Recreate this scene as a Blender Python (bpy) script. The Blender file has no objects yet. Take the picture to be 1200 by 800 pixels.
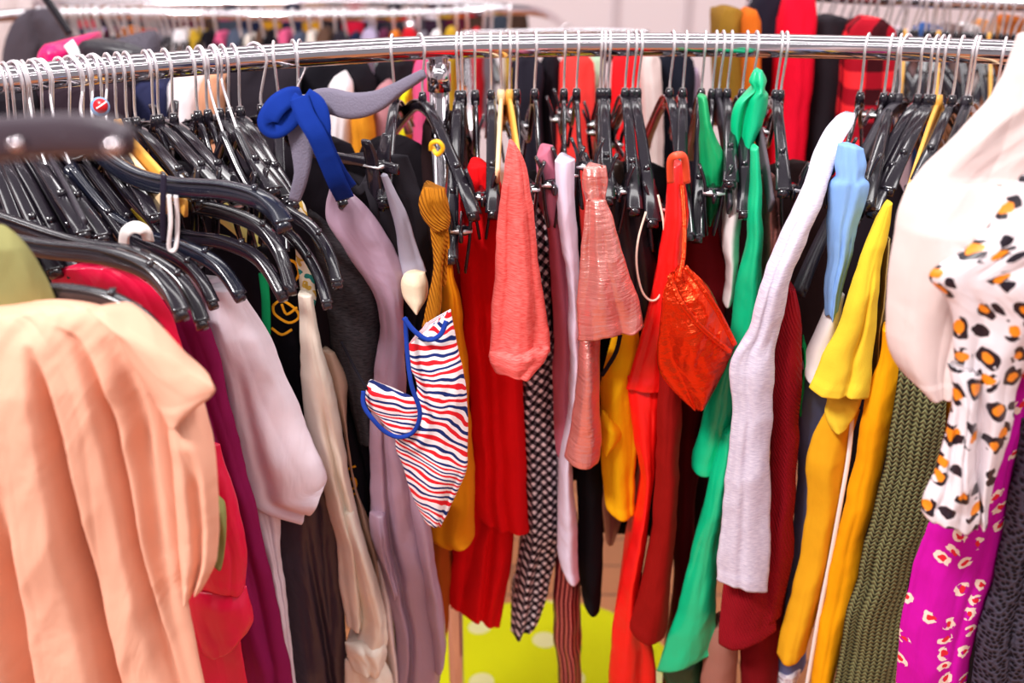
import bpy, math, random
from mathutils import Vector, noise
# ---------------------------------------------------------------- camera, world, light
sc = bpy.context.scene
COL = sc.collection
FP = 1167.0; PITCH = math.radians(24.7); HC = 1.65
CP, SP = math.cos(PITCH), math.sin(PITCH)
cd = bpy.data.cameras.new('camera'); cam = bpy.data.objects.new('camera', cd); COL.objects.link(cam)
cam.location = (0, 0, HC); cam.rotation_euler = (math.pi/2 - PITCH, 0, 0)
cd.sensor_width = 36; cd.lens = 36*FP/1200; cd.clip_start = .05
cd.dof.use_dof = True; cd.dof.focus_distance = 1.17; cd.dof.aperture_fstop = 3.0
sc.camera = cam
w = bpy.data.worlds.new('world'); sc.world = w; w.use_nodes = True
w.node_tree.nodes['Background'].inputs[0].default_value = (1.0, .93, .97, 1)
w.node_tree.nodes['Background'].inputs[1].default_value = .27
def area(name, loc, aim, size, power, col=(1, .97, .96)):
    d = bpy.data.lights.new(name, 'AREA'); d.shape = 'RECTANGLE'; d.size = size[0]; d.size_y = size[1]
    d.energy = power; d.color = col
    o = bpy.data.objects.new(name, d); COL.objects.link(o); o.location = loc
    o.rotation_euler = (Vector(aim)-Vector(loc)).to_track_quat('-Z', 'Y').to_euler()
area('ceiling_lamp', (-1.7, -1.0, 4.2), (0, 1.2, .9), (1.1, .5), 165)
area('ceiling_lamp', (1.8, .6, 4.4), (.1, 1.2, .9), (1.0, .4), 45)
area('ceiling_lamp', (0, 3.4, 3.6), (0, 3.0, 0), (3.0, .8), 22)
for yy in (-1.6, -.2, 1.3, 2.9): area('highlight_strip', (0, yy, 3.35), (0, yy, 0), (5.5, .22), 24)  # unseen strips added for streak highlights on the chrome and hangers
sc.view_settings.view_transform = 'Standard'; sc.view_settings.look = 'None'
sc.view_settings.gamma = 1; sc.view_settings.use_curve_mapping = False
sc.view_settings.exposure = .36
sc.cycles.max_bounces = 6
# ---------------------------------------------------------------- helpers
def at(px, py, D):
    a = (px-600)/FP; b = (400-py)/FP
    y = CP + b*SP; t = D/y
    return Vector((a*t, D, HC + (-SP + b*CP)*t))
def proj(p):
    x, y, z = p[0], p[1], p[2]-HC
    zc = y*CP - z*SP; up = y*SP + z*CP
    return 600+FP*x/zc, 400-FP*up/zc
def hexc(h):
    h = h.lstrip('#'); r = [int(h[i:i+2], 16)/255 for i in (0, 2, 4)]
    return tuple(c/12.92 if c <= .04045 else ((c+.055)/1.055)**2.4 for c in r)+(1,)
def tag(o, label=None, cat=None, group=None, kind=None):
    for k, v in (('label', label), ('category', cat), ('group', group), ('kind', kind)):
        if v: o[k] = v
    return o
def empty(name, loc, rz=0):
    o = bpy.data.objects.new(name, None); COL.objects.link(o)
    o.location = loc; o.rotation_euler[2] = rz; o.empty_display_size = .02
    return o
def link(name, V, F, mat, parent=None, uv=None, smooth=True, loc=None):
    me = bpy.data.meshes.new(name)
    if parent is not None and loc is None:       # V in world space, parent only translated
        V = [Vector(v)-WLOC[parent.name] for v in V]
        o0 = Vector((0, 0, 0))
    elif loc == 'auto':
        o0 = sum((Vector(v) for v in V), Vector())/len(V)
        V = [Vector(v)-o0 for v in V]
    else:
        o0 = Vector(loc) if loc is not None else Vector((0, 0, 0))
    me.from_pydata([tuple(v) for v in V], [], F)
    if uv:
        l = me.uv_layers.new(name='UVMap')
        for p in me.polygons:
            for li, vi in zip(p.loop_indices, p.vertices): l.data[li].uv = uv[vi]
    if smooth: me.polygons.foreach_set('use_smooth', [True]*len(me.polygons))
    me.materials.append(mat)
    o = bpy.data.objects.new(name, me); COL.objects.link(o)
    o.location = o0
    if parent is not None: o.parent = parent
    WLOC[o.name] = (WLOC[parent.name] if parent is not None else Vector((0, 0, 0))) + o0
    return o
WLOC = {}
DSH = 0.0          # how far behind the traced distance the current group of clothes hangs
def root(name, loc):
    o = empty(name, loc); WLOC[o.name] = Vector(loc); return o
# ---------------------------------------------------------------- materials
def nodes(name):
    m = bpy.data.materials.new(name); m.use_nodes = True
    nt = m.node_tree; b = nt.nodes['Principled BSDF']
    return m, nt, b
def N(nt, t, **kw):
    n = nt.nodes.new(t)
    for k, v in kw.items():
        if k.startswith('i_'):
            n.inputs[int(k[2:])].default_value = v
        else: setattr(n, k, v)
    return n
def plain(name, col, rough=.5, metal=0, coat=0, bump=0, bscale=40, spec=.5):
    m, nt, b = nodes(name)
    b.inputs['Base Color'].default_value = hexc(col); b.inputs['Roughness'].default_value = rough
    b.inputs['Metallic'].default_value = metal; b.inputs['Coat Weight'].default_value = coat
    b.inputs['Specular IOR Level'].default_value = spec
    tc = N(nt, 'ShaderNodeTexCoord'); nz = N(nt, 'ShaderNodeTexNoise'); nz.inputs['Scale'].default_value = bscale
    nt.links.new(tc.outputs['Object'], nz.inputs['Vector'])
    mr = N(nt, 'ShaderNodeMapRange'); mr.inputs[3].default_value = max(0, rough-.06); mr.inputs[4].default_value = min(1, rough+.06)
    nt.links.new(nz.outputs[0], mr.inputs[0]); nt.links.new(mr.outputs[0], b.inputs['Roughness'])
    if bump:
        bp = N(nt, 'ShaderNodeBump'); bp.inputs['Strength'].default_value = bump; bp.inputs['Distance'].default_value = .002
        nt.links.new(nz.outputs[0], bp.inputs['Height']); nt.links.new(bp.outputs[0], b.inputs['Normal'])
    return m
FC = {}
def fab(col, kind='cotton', pat=None, col2=None):
    key = (col, kind, pat, col2)
    if key in FC: return FC[key]
    m, nt, b = nodes('fabric_%s_%s' % (kind, col.strip('#')))
    L = nt.links.new
    K = dict(cotton=(.85, .25, 0, 900, .35, .6), jersey=(.9, .3, 0, 500, .5, .5), satin=(.34, .0, 0, 2000, .05, .9), velvet=(.75, 1.0, 0, 700, .35, .4),
             foil=(.2, 0, .8, 260, .8, 2.0), lame=(.3, 0, .65, 300, .6, 1.3), chiffon=(.6, .2, 0, 1200, .15, .5), knit=(.9, .5, 0, 160, 1, .4),
             cord=(.8, .6, 0, 300, .8, .3), leather=(.42, 0, 0, 500, .3, 1.0), lace=(.5, .3, 0, 300, 1, .6), denim=(.85, .3, 0, 900, .6, 1.2))[kind]
    rough, sheen, metal, ws, bs, wr = K
    b.inputs['Roughness'].default_value = rough; b.inputs['Metallic'].default_value = metal
    b.inputs['Sheen Weight'].default_value = sheen*(.35 if kind == 'velvet' else .1); b.inputs['Sheen Roughness'].default_value = .4
    b.inputs['Sheen Tint'].default_value = hexc(col)
    b.inputs['Specular IOR Level'].default_value = .5 if kind in ('satin', 'leather', 'foil', 'lame') else .13
    uv = N(nt, 'ShaderNodeUVMap')
    c1 = hexc(col); src = None
    def ramp(fac, stops, interp='LINEAR'):
        r = N(nt, 'ShaderNodeValToRGB'); r.color_ramp.interpolation = interp
        e = r.color_ramp.elements
        while len(e) < len(stops): e.new(.5)
        for k, (p, c) in enumerate(stops): e[k].position = p; e[k].color = c
        L(fac, r.inputs[0]); return r
    def mixc(fac, a, bb):
        n = N(nt, 'ShaderNodeMix', data_type='RGBA')
        if isinstance(fac, float): n.inputs[0].default_value = fac
        else: L(fac, n.inputs[0])
        for i, x in ((6, a), (7, bb)):
            if isinstance(x, tuple): n.inputs[i].default_value = x
            else: L(x, n.inputs[i])
        return n.outputs[2]
    def math_(op, a, bb=None, cc=None):
        n = N(nt, 'ShaderNodeMath', operation=op)
        for i, x in enumerate((a, bb, cc)):
            if x is None: continue
            if isinstance(x, (int, float)): n.inputs[i].default_value = x
            else: L(x, n.inputs[i])
        return n.outputs[0]
    sep = N(nt, 'ShaderNodeSeparateXYZ'); L(uv.outputs[0], sep.inputs[0]); U, V = sep.outputs[0], sep.outputs[1]
    hgt = None
    if pat == 'stripe':            # white ground, red and navy lines
        nz = N(nt, 'ShaderNodeTexNoise'); nz.inputs['Scale'].default_value = 14; L(uv.outputs[0], nz.inputs['Vector'])
        t = math_('ADD', math_('MULTIPLY', U, .55), math_('MULTIPLY', V, 1.0)); t = math_('ADD', t, math_('MULTIPLY', nz.outputs[0], .045))
        fr = math_('FRACT', math_('MULTIPLY', t, 58))
        W, R, B = hexc('#f4eef2'), hexc('#e0202c'), hexc('#1c2c6c')
        src = ramp(fr, [(0, W), (.15, R), (.42, W), (.64, B), (.86, W)], 'CONSTANT').outputs[0]
    elif pat == 'gingham':
        f1 = math_('GREATER_THAN', math_('FRACT', math_('MULTIPLY', math_('ADD', U, V), 62)), .5)
        f2 = math_('GREATER_THAN', math_('FRACT', math_('MULTIPLY', math_('SUBTRACT', V, U), 62)), .5)
        s = math_('MULTIPLY', math_('ADD', f1, f2), .5)
        src = ramp(s, [(0, hexc('#f2e6ea')), (.25, hexc('#5b4c55')), (.75, hexc('#0c0a0e'))], 'CONSTANT').outputs[0]
    elif pat == 'leopard':
        nz = N(nt, 'ShaderNodeTexNoise'); nz.inputs['Scale'].default_value = 55; L(uv.outputs[0], nz.inputs['Vector'])
        ad = N(nt, 'ShaderNodeVectorMath', operation='MULTIPLY_ADD'); L(nz.outputs[1], ad.inputs[0]); ad.inputs[1].default_value = (.014, .014, 0); L(uv.outputs[0], ad.inputs[2])
        vo = N(nt, 'ShaderNodeTexVoronoi', voronoi_dimensions='2D'); vo.inputs['Scale'].default_value = 42; vo.inputs['Randomness'].default_value = .75; L(ad.outputs[0], vo.inputs['Vector'])
        dist = vo.outputs['Distance']
        ring = math_('MULTIPLY', math_('LESS_THAN', dist, .42), math_('GREATER_THAN', dist, .2))
        sc2 = N(nt, 'ShaderNodeSeparateColor'); L(vo.outputs['Color'], sc2.inputs[0])
        big = math_('GREATER_THAN', sc2.outputs[0], .35)
        ctr = math_('LESS_THAN', dist, .23)
        small = math_('MULTIPLY', math_('LESS_THAN', dist, .25), math_('SUBTRACT', 1, big))
        gap = math_('GREATER_THAN', nz.outputs[0], .46)
        dark = math_('MAXIMUM', math_('MULTIPLY', math_('MULTIPLY', ring, gap), big), small)
        c = mixc(math_('MULTIPLY', ctr, big), c1, hexc('#f08a1c'))
        src = mixc(dark, c, hexc('#1f1520'))
    elif pat == 'floral':
        nz = N(nt, 'ShaderNodeTexNoise'); nz.inputs['Scale'].default_value = 70; L(uv.outputs[0], nz.inputs['Vector'])
        ad = N(nt, 'ShaderNodeVectorMath', operation='MULTIPLY_ADD'); L(nz.outputs[1], ad.inputs[0]); ad.inputs[1].default_value = (.014, .014, 0); L(uv.outputs[0], ad.inputs[2])
        vo = N(nt, 'ShaderNodeTexVoronoi', voronoi_dimensions='2D'); vo.inputs['Scale'].default_value = 44; vo.inputs['Randomness'].default_value = .7; L(ad.outputs[0], vo.inputs['Vector'])
        d = vo.outputs['Distance']
        sf = N(nt, 'ShaderNodeSeparateColor'); L(vo.outputs['Color'], sf.inputs[0]); on = math_('GREATER_THAN', sf.outputs[0], .45)
        pet = math_('MULTIPLY', math_('MULTIPLY', math_('LESS_THAN', d, .34), math_('GREATER_THAN', nz.outputs[0], .46)), on)
        ce = math_('MULTIPLY', math_('LESS_THAN', d, .15), on)
        c = mixc(pet, c1, hexc('#f4d8c8')); src = mixc(ce, c, hexc('#e02838'))
    elif pat == 'dots':
        vo = N(nt, 'ShaderNodeTexVoronoi', voronoi_dimensions='2D'); vo.inputs['Scale'].default_value = 8; vo.inputs['Randomness'].default_value = .5; L(uv.outputs[0], vo.inputs['Vector'])
        src = mixc(math_('LESS_THAN', vo.outputs['Distance'], .17), c1, hexc(col2 or '#f2ece6'))
    elif pat == 'check':
        f1 = math_('GREATER_THAN', math_('FRACT', math_('MULTIPLY', U, 16)), .5); f2 = math_('GREATER_THAN', math_('FRACT', math_('MULTIPLY', V, 16)), .5)
        src = ramp(math_('MULTIPLY', math_('ADD', f1, f2), .5), [(0, c1), (.25, hexc('#a00c20')), (.75, hexc('#38060e'))], 'CONSTANT').outputs[0]
    elif pat == 'lines':
        fr = math_('FRACT', math_('MULTIPLY', U, 150))
        src = ramp(fr, [(0, c1), (.75, hexc(col2 or '#e09080'))], 'CONSTANT').outputs[0]
    elif pat == 'print':           # pale cloth with scattered teal and ochre leaves
        nz = N(nt, 'ShaderNodeTexNoise'); nz.inputs['Scale'].default_value = 38; L(uv.outputs[0], nz.inputs['Vector'])
        src = ramp(nz.outputs[0], [(0, hexc('#2f8f86')), (.43, hexc('#f2ead2')), (.56, hexc('#d8b04a')), (.63, hexc('#f2ead2')), (.7, hexc('#5a9b54'))], 'CONSTANT').outputs[0]
    elif pat == 'heather':
        nz = N(nt, 'ShaderNodeTexNoise'); nz.inputs['Scale'].default_value = 1
        mp = N(nt, 'ShaderNodeMapping'); mp.inputs[3].default_value = (120, 700, 1); L(uv.outputs[0], mp.inputs[0]); L(mp.outputs[0], nz.inputs['Vector'])
        src = mixc(ramp(nz.outputs[0], [(.35, (0, 0, 0, 1)), (.65, (1, 1, 1, 1))]).outputs[0], hexc(col2), c1)
    if src is None:
        nz = N(nt, 'ShaderNodeTexNoise'); nz.inputs['Scale'].default_value = 30; L(uv.outputs[0], nz.inputs['Vector'])
        dk = tuple(x*.86 for x in c1[:3])+(1,)
        src = mixc(nz.outputs[0], dk, c1)
    # surface relief
    if kind == 'knit':
        w1 = N(nt, 'ShaderNodeTexWave', wave_type='BANDS', bands_direction='X'); w1.inputs['Scale'].default_value = 48; w1.inputs['Distortion'].default_value = .6
        mp = N(nt, 'ShaderNodeMapping'); L(uv.outputs[0], mp.inputs[0]); L(mp.outputs[0], w1.inputs['Vector'])
        fu = math_('FRACT', math_('MULTIPLY', U, 118)); tri = math_('MULTIPLY', math_('ABSOLUTE', math_('SUBTRACT', fu, .5)), 2)
        zig = math_('SINE', math_('ADD', math_('MULTIPLY', V, 1000), math_('MULTIPLY', tri, 4)))
        h1 = math_('SINE', math_('MULTIPLY', fu, 3.14159)); h2 = math_('MULTIPLY', math_('ADD', zig, 1), .5)
        hgt = math_('MULTIPLY', math_('ADD', h1, h2), .5)
        if col2: src = mixc(ramp(hgt, [(.3, (0, 0, 0, 1)), (.75, (1, 1, 1, 1))]).outputs[0], hexc(col2), src)
    elif kind == 'cord':
        hgt = math_('SINE', math_('MULTIPLY', math_('ADD', U, math_('MULTIPLY', V, .5)), 1500))
    elif kind in ('foil', 'lame'):
        nz2 = N(nt, 'ShaderNodeTexNoise'); nz2.inputs['Detail'].default_value = 6
        mp = N(nt, 'ShaderNodeMapping'); mp.inputs[3].default_value = (35, 240, 1) if kind == 'lame' else (60, 110, 1)
        nz2.inputs['Scale'].default_value = 1; L(uv.outputs[0], mp.inputs[0]); L(mp.outputs[0], nz2.inputs['Vector']); hgt = nz2.outputs[0]
    elif kind == 'lace':
        vo2 = N(nt, 'ShaderNodeTexVoronoi', voronoi_dimensions='2D'); vo2.inputs['Scale'].default_value = 170; L(uv.outputs[0], vo2.inputs['Vector']); hgt = vo2.outputs[0]
        src = mixc(ramp(hgt, [(.2, (0, 0, 0, 1)), (.5, (1, 1, 1, 1))]).outputs[0], hexc(col2), src)
    else:
        nz2 = N(nt, 'ShaderNodeTexNoise'); nz2.inputs['Scale'].default_value = ws; nz2.inputs['Detail'].default_value = 1; L(uv.outputs[0], nz2.inputs['Vector']); hgt = nz2.outputs[0]
    L(src, b.inputs['Base Color'])
    wr_n = N(nt, 'ShaderNodeTexNoise'); wr_n.inputs['Scale'].default_value = 16; wr_n.inputs['Detail'].default_value = 3; wr_n.inputs['Distortion'].default_value = .8
    mpw = N(nt, 'ShaderNodeMapping'); mpw.inputs[3].default_value = (1, .45, 1); mpw.inputs[2].default_value = (0, 0, .35)
    L(uv.outputs[0], mpw.inputs[0]); L(mpw.outputs[0], wr_n.inputs['Vector'])
    b1 = N(nt, 'ShaderNodeBump'); b1.inputs['Strength'].default_value = min(1, .8*wr); b1.inputs['Distance'].default_value = .011*max(1, wr*.8)
    L(wr_n.outputs[0], b1.inputs['Height'])
    b2 = N(nt, 'ShaderNodeBump'); b2.inputs['Strength'].default_value = bs; b2.inputs['Distance'].default_value = {'knit': .003, 'cord': .0012, 'foil': .004, 'lame': .003, 'lace': .002}.get(kind, .0006)
    L(hgt, b2.inputs['Height']); L(b1.outputs[0], b2.inputs['Normal']); L(b2.outputs[0], b.inputs['Normal'])
    FC[key] = m
    return m
CHROME = plain('chrome', '#dcd4da', .09, 1)
WIRE = plain('hook_wire', '#f4eef2', .25, .7)
BLACK = plain('black_plastic', '#1c171f', .17, 0, .5)
BLACKM = plain('black_matte_plastic', '#2d2730', .42)
GREYV = plain('grey_velvet_flock', '#6a6274', .75, bump=.4, bscale=500)
NAVYB = plain('blue_black_plastic', '#181a28', .2, 0, .4)
WOODY = plain('yellow_wood', '#e3a548', .45, bump=.2, bscale=60)
PALEW = plain('pale_wood', '#e6c79a', .5, bump=.2, bscale=60)
WHITEP = plain('white_plastic', '#ece6e6', .35)
# ---------------------------------------------------------------- geometry makers
def cr(a, b, c, d, t):
    return .5*((2*b)+(-a+c)*t+(2*a-5*b+4*c-d)*t*t+(-a+3*b-3*c+d)*t**3)
def crv(P, s):
    n = len(P)-1; i = min(int(s), n-1); t = s-i
    g = lambda k: P[max(0, min(n, k))]
    return [cr(g(i-1)[q], g(i)[q], g(i+1)[q], g(i+2)[q], t) for q in range(len(P[0]))]
def smoothpts(P, m=6):
    return [Vector(crv([tuple(p) for p in P], i/m)) for i in range((len(P)-1)*m+1)]
RC = Vector((.21, .16))          # centre of the round rail
def cloth(name, rungs, D, mat, parent=None, dep=.14, bulge=.02, folds=(3, .008), seed=0, NV=0, NU=0, rise=.0,
          creases=(), wob=1.0, ddir=None, back=.55, noiseamp=.004, crisp=.0065):
    rnd = random.Random(seed*77+len(name))
    R = []
    for r in rungs:
        r = list(r)
        if len(r) == 4: r += [D+DSH, D+DSH]
        elif len(r) == 5: r += [r[4]]
        R.append(r)
    seg = [0]
    for a, b in zip(R, R[1:]):
        seg.append(seg[-1]+.5*(math.hypot(a[0]-b[0], a[1]-b[1])+math.hypot(a[2]-b[2], a[3]-b[3])))
    tot = seg[-1]
    NV = NV or int(max(14, min(150, tot/3.6)))
    mw = sum(math.hypot(a[0]-a[2], a[1]-a[3]) for a in R)/len(R)
    NU = NU or int(max(18, min(120, mw/1.7)))
    NB = max(6, NU//3)
    nf, amp = folds
    ph = [rnd.uniform(0, 6.28) for _ in range(8)]
    V = []; UV = []; vl = 0; prev = None; folds = folds
    vl0 = sum(((at(a[0], a[1], a[4])+at(a[2], a[3], a[5])-at(b[0], b[1], b[4])-at(b[2], b[3], b[5]))*.5).length for a, b in zip(R, R[1:]))
    for j in range(NV+1):
        v = j/NV; x = v*tot
        k = 0
        while k < len(seg)-2 and seg[k+1] < x: k += 1
        t = (x-seg[k])/max(1e-6, seg[k+1]-seg[k])
        r = crv(R, k+min(1, max(0, t)))
        e1 = wob*(3.2*noise.noise((seed*3.1, v*tot*.022, 0))+.9*noise.noise((seed*3.1, v*tot*.07, 5)))
        e2 = wob*(3.2*noise.noise((seed*3.1+9, v*tot*.022, 0))+.9*noise.noise((seed*3.1+9, v*tot*.07, 5)))
        sh = min(1, v*6)
        Lw = at(r[0]+e1*sh, r[1], r[4]); Rw = at(r[2]+e2*sh, r[3], r[5])
        mid = (Lw+Rw)/2; wd = (Rw-Lw).length
        if ddir is None:
            d2 = Vector((mid.x-RC.x, mid.y-RC.y)); d2.normalize(); d2 = (d2*.6+Vector((mid.x, mid.y)).normalized()*.4).normalized()
        else: d2 = Vector(ddir).normalized()
        dv = Vector((d2.x, d2.y, 0))
        if prev is not None: vl += (mid-prev).length
        prev = mid
        ev = .3+.7*min(1, v*1.6)
        dm = min(1, .3+v*5)
        rise_z = rise*dep*max(0, 1-v*1.6)
        n3 = -dv
        for i in range(NU+1):
            u = i/NU
            P = Lw.lerp(Rw, u)
            env = min(1, math.sin(math.pi*u)*1.6) if 0 < u < 1 else 0
            th = 2*math.pi*.72*nf*(u+.10*noise.noise((seed*1.3, v*1.6, u*1.3+4))+.06*math.sin(3*v+ph[0])+.05*noise.noise((seed, v*3, u*2)))+ph[1]
            f = 1.3*abs(math.sin(th*.5+.25*math.sin(v*4+ph[5])))**.62-.75
            f += .4*math.sin(th*.53+ph[2]+v*2)+.35*abs(math.sin(th*.93+ph[3]-v*2.2))**.7-.25
            o = bulge*math.sin(math.pi*u)**.75*min(1, .35+3*v)+.9*amp*ev*f*env
            o += noiseamp*env*noise.noise((u*wd*22+seed*5, vl*9, seed))*1.5
            rg = noise.noise((u*wd*13+seed*3+vl*1.5, vl*4.5, seed*1.7)); rg2 = noise.noise((u*wd*30+seed, vl*13+u*wd*9, seed*2.3))
            o += env*crisp*(.9*(.35-abs(rg)*1.6)+.35*(.3-abs(rg2)*1.5))
            if vl0-vl < .016: o += .0012
            for c in creases:
                uc = c[0]+(c[1]-c[0])*v; g = math.exp(-((u-uc)/c[2])**2); fade = min(1, max(0, (v-(c[4] if len(c) > 4 else 0))*4))
                o -= c[3]*g*fade*min(1, env*1.3)
            P = P+n3*o
            P.z += -.004*env*math.sin(th*.5)*v
            V.append(P); UV.append((u*wd, -vl))
        for i in range(1, NB):
            u = 1-i/NB
            uu = .5+(u-.5)*back if 0 < u < 1 else u
            s = math.sin(math.pi*u)**.45
            P = Lw.lerp(Rw, .5+(u-.5)*(1-(1-back)*s))
            P = P+dv*(dep*dm*s+amp*.4*math.sin(9*u+ph[4]+v*3)); P.z += rise_z*s
            V.append(P); UV.append(((1-u)*wd+wd, -vl))
    W = NU+NB
    F = []
    for j in range(NV):
        for i in range(W):
            a = j*W+i; b = j*W+(i+1) % W
            F.append((a, a+W, b+W, b))
    c = len(V); V.append(sum((V[i] for i in range(W)), Vector())/W); UV.append((0, 0))
    for i in range(W): F.append((c, i, (i+1) % W))
    o = link(name, V, F, mat, parent, UV, loc=None if parent is not None else 'auto')
    md = o.modifiers.new('cloth_thickness', 'SOLIDIFY'); md.thickness = .0016; md.offset = -1
    return o
def sweep(P, ws, hs, up, k=10, p=2.6, close=True):
    """superellipse section swept along P; w is across, h along up"""
    V = []; F = []; n = len(P)
    for i, q in enumerate(P):
        t = (P[min(n-1, i+1)]-P[max(0, i-1)]).normalized()
        u = up[i] if isinstance(up, list) else up
        sd = t.cross(u)
        if sd.length < 1e-4: sd = t.cross(Vector((.3, .9, .1)))
        sd.normalize(); u2 = sd.cross(t).normalized()
        w = ws[i] if isinstance(ws, (list, tuple)) else ws; h = hs[i] if isinstance(hs, (list, tuple)) else hs
        for j in range(k):
            a = 2*math.pi*(j+.5)/k; ca, sa = math.cos(a), math.sin(a)
            V.append(q+sd*(w/2*math.copysign(abs(ca)**(2/p), ca))+u2*(h/2*math.copysign(abs(sa)**(2/p), sa)))
    for i in range(n-1):
        for j in range(k):
            a = i*k+j; b = i*k+(j+1) % k
            F.append((a, b, b+k, a+k))
    if close: F.append(tuple(range(k-1, -1, -1))); F.append(tuple((n-1)*k+j for j in range(k)))
    return V, F
def join(*parts):
    V = []; F = []
    for v, f in parts:
        o = len(V); V += list(v); F += [tuple(i+o for i in q) for q in f]
    return V, F
def box(c, s):
    c = Vector(c); x, y, z = (q/2 for q in s)
    V = [c+Vector((a*x, b*y, d*z)) for a in (-1, 1) for b in (-1, 1) for d in (-1, 1)]
    return V, [(0, 1, 3, 2), (4, 6, 7, 5), (0, 4, 5, 1), (2, 3, 7, 6), (0, 2, 6, 4), (1, 5, 7, 3)]
def strap(name, pts, w, t, mat, parent=None, m=6, up=None):
    P = smoothpts([at(p[0], p[1], p[2]+DSH) for p in pts], m)
    if up is None: up = Vector((0, -.9, .42))
    V, F = sweep(P, w, t, up, 8)
    L = [0]
    for a, b in zip(P, P[1:]): L.append(L[-1]+(b-a).length)
    UV = [(w*(j/8), L[i]) for i in range(len(P)) for j in range(8)]
    return link(name, V, F, mat, parent, UV, loc=None if parent is not None else 'auto')
# ---------------------------------------------------------------- the room
def quad(name, pts, mat, kind='structure'):
    o = link(name, [Vector(p) for p in pts], [(0, 1, 2, 3)], mat, smooth=False); tag(o, kind=kind); return o
def slab(name, c, s, mat, kind='structure'):
    V, F = box(c, s); o = link(name, V, F, mat, smooth=False, loc=(0, 0, 0)); tag(o, kind=kind); return o
m, nt, b = nodes('floor_boards')
tc = N(nt, 'ShaderNodeTexCoord'); br = N(nt, 'ShaderNodeTexBrick'); br.inputs['Scale'].default_value = 1
br.inputs['Color1'].default_value = hexc('#c07a4c'); br.inputs['Color2'].default_value = hexc('#a9653c'); br.inputs['Mortar'].default_value = hexc('#5e3622')
br.inputs['Brick Width'].default_value = 1.1; br.inputs['Row Height'].default_value = .12; br.inputs['Mortar Size'].default_value = .003
nt.links.new(tc.outputs['Object'], br.inputs['Vector']); nt.links.new(br.outputs[0], b.inputs['Base Color']); b.inputs['Roughness'].default_value = .4
slab('floor', (0, 2.2, -.05), (9, 9, .1), m)
wallm = plain('painted_wall', '#f3e9ee', .8, bump=.1, bscale=30)
slab('wall_back', (0, 6.25, 1.6), (9, .1, 3.2), wallm)
slab('wall_left', (-4.4, 2.2, 1.6), (.1, 8.2, 3.2), wallm)
slab('wall_right', (4.4, 2.2, 1.6), (.1, 8.2, 3.2), wallm)
slab('trim_1', (.62, 6.18, 1.6), (.04, .03, 3.2), plain('wall_panel_joint', '#d9cdd3', .6))
slab('trim_2', (1.05, 6.18, 1.6), (.04, .03, 3.2), plain('wall_panel_joint_grey', '#d9cdd3', .6))
# ---------------------------------------------------------------- rails
ZR = 1.45
RP = [(-.93, .62), (-.86, .78), (-.76, .94), (-.67, 1.055), (-.572, 1.133), (-.457, 1.213), (-.323, 1.289), (-.201, 1.345), (-.1, 1.378), (0, 1.392), (.14, 1.402), (.29, 1.398),
      (.434, 1.379), (.564, 1.356), (.657, 1.33), (.80, 1.26), (.95, 1.14), (1.08, .98), (1.18, .8)]
RAIL = smoothpts([(x, y, ZR) for x, y in RP], 12)
RPX = [proj(p)[0] for p in RAIL]
def railpt(px, off=0):
    i = min(range(len(RAIL)-1), key=lambda k: abs(RPX[k]-px) if RPX[k] <= px else 1e9)
    t = (px-RPX[i])/(RPX[i+1]-RPX[i])
    return RAIL[i].lerp(RAIL[i+1], max(0, min(1, t)))
rack = root('clothes_rack', (0, 1.39, 0))
V, F = sweep(RAIL, .031, .031, Vector((0, 0, 1)), 20, 2)
link('rail', V, F, CHROME, rack)
def post(x, y, zt, par, r=.0135, mat=CHROME, name='post'):
    P = [Vector((x, y, 0)), Vector((x, y, .02)), Vector((x, y, zt))]
    V, F = sweep(P, 2*r, 2*r, Vector((0, 1, 0)), 18, 2)
    o = link(name, V, F, mat, par)
    V, F = sweep([Vector((x, y, zt-.05)), Vector((x, y, zt-.012))], 2*r+.006, 2*r+.006, Vector((0, 1, 0)), 18, 2)
    link('collar', V, F, mat, o)
    V, F = sweep([Vector((x, y, 0)), Vector((x, y, .012))], 2*r+.03, 2*r+.03, Vector((0, 1, 0)), 18, 2)
    link('foot', V, F, BLACKM, o)
pp = railpt(513); post(pp.x, pp.y+.004, ZR-.008, rack)
post(RAIL[0].x, RAIL[0].y, ZR, rack); post(RAIL[-1].x, RAIL[-1].y, ZR, rack)
tag(rack, 'curved chrome clothes rail on an upright chrome post, in sharp focus across the front', 'clothes rack')
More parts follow.
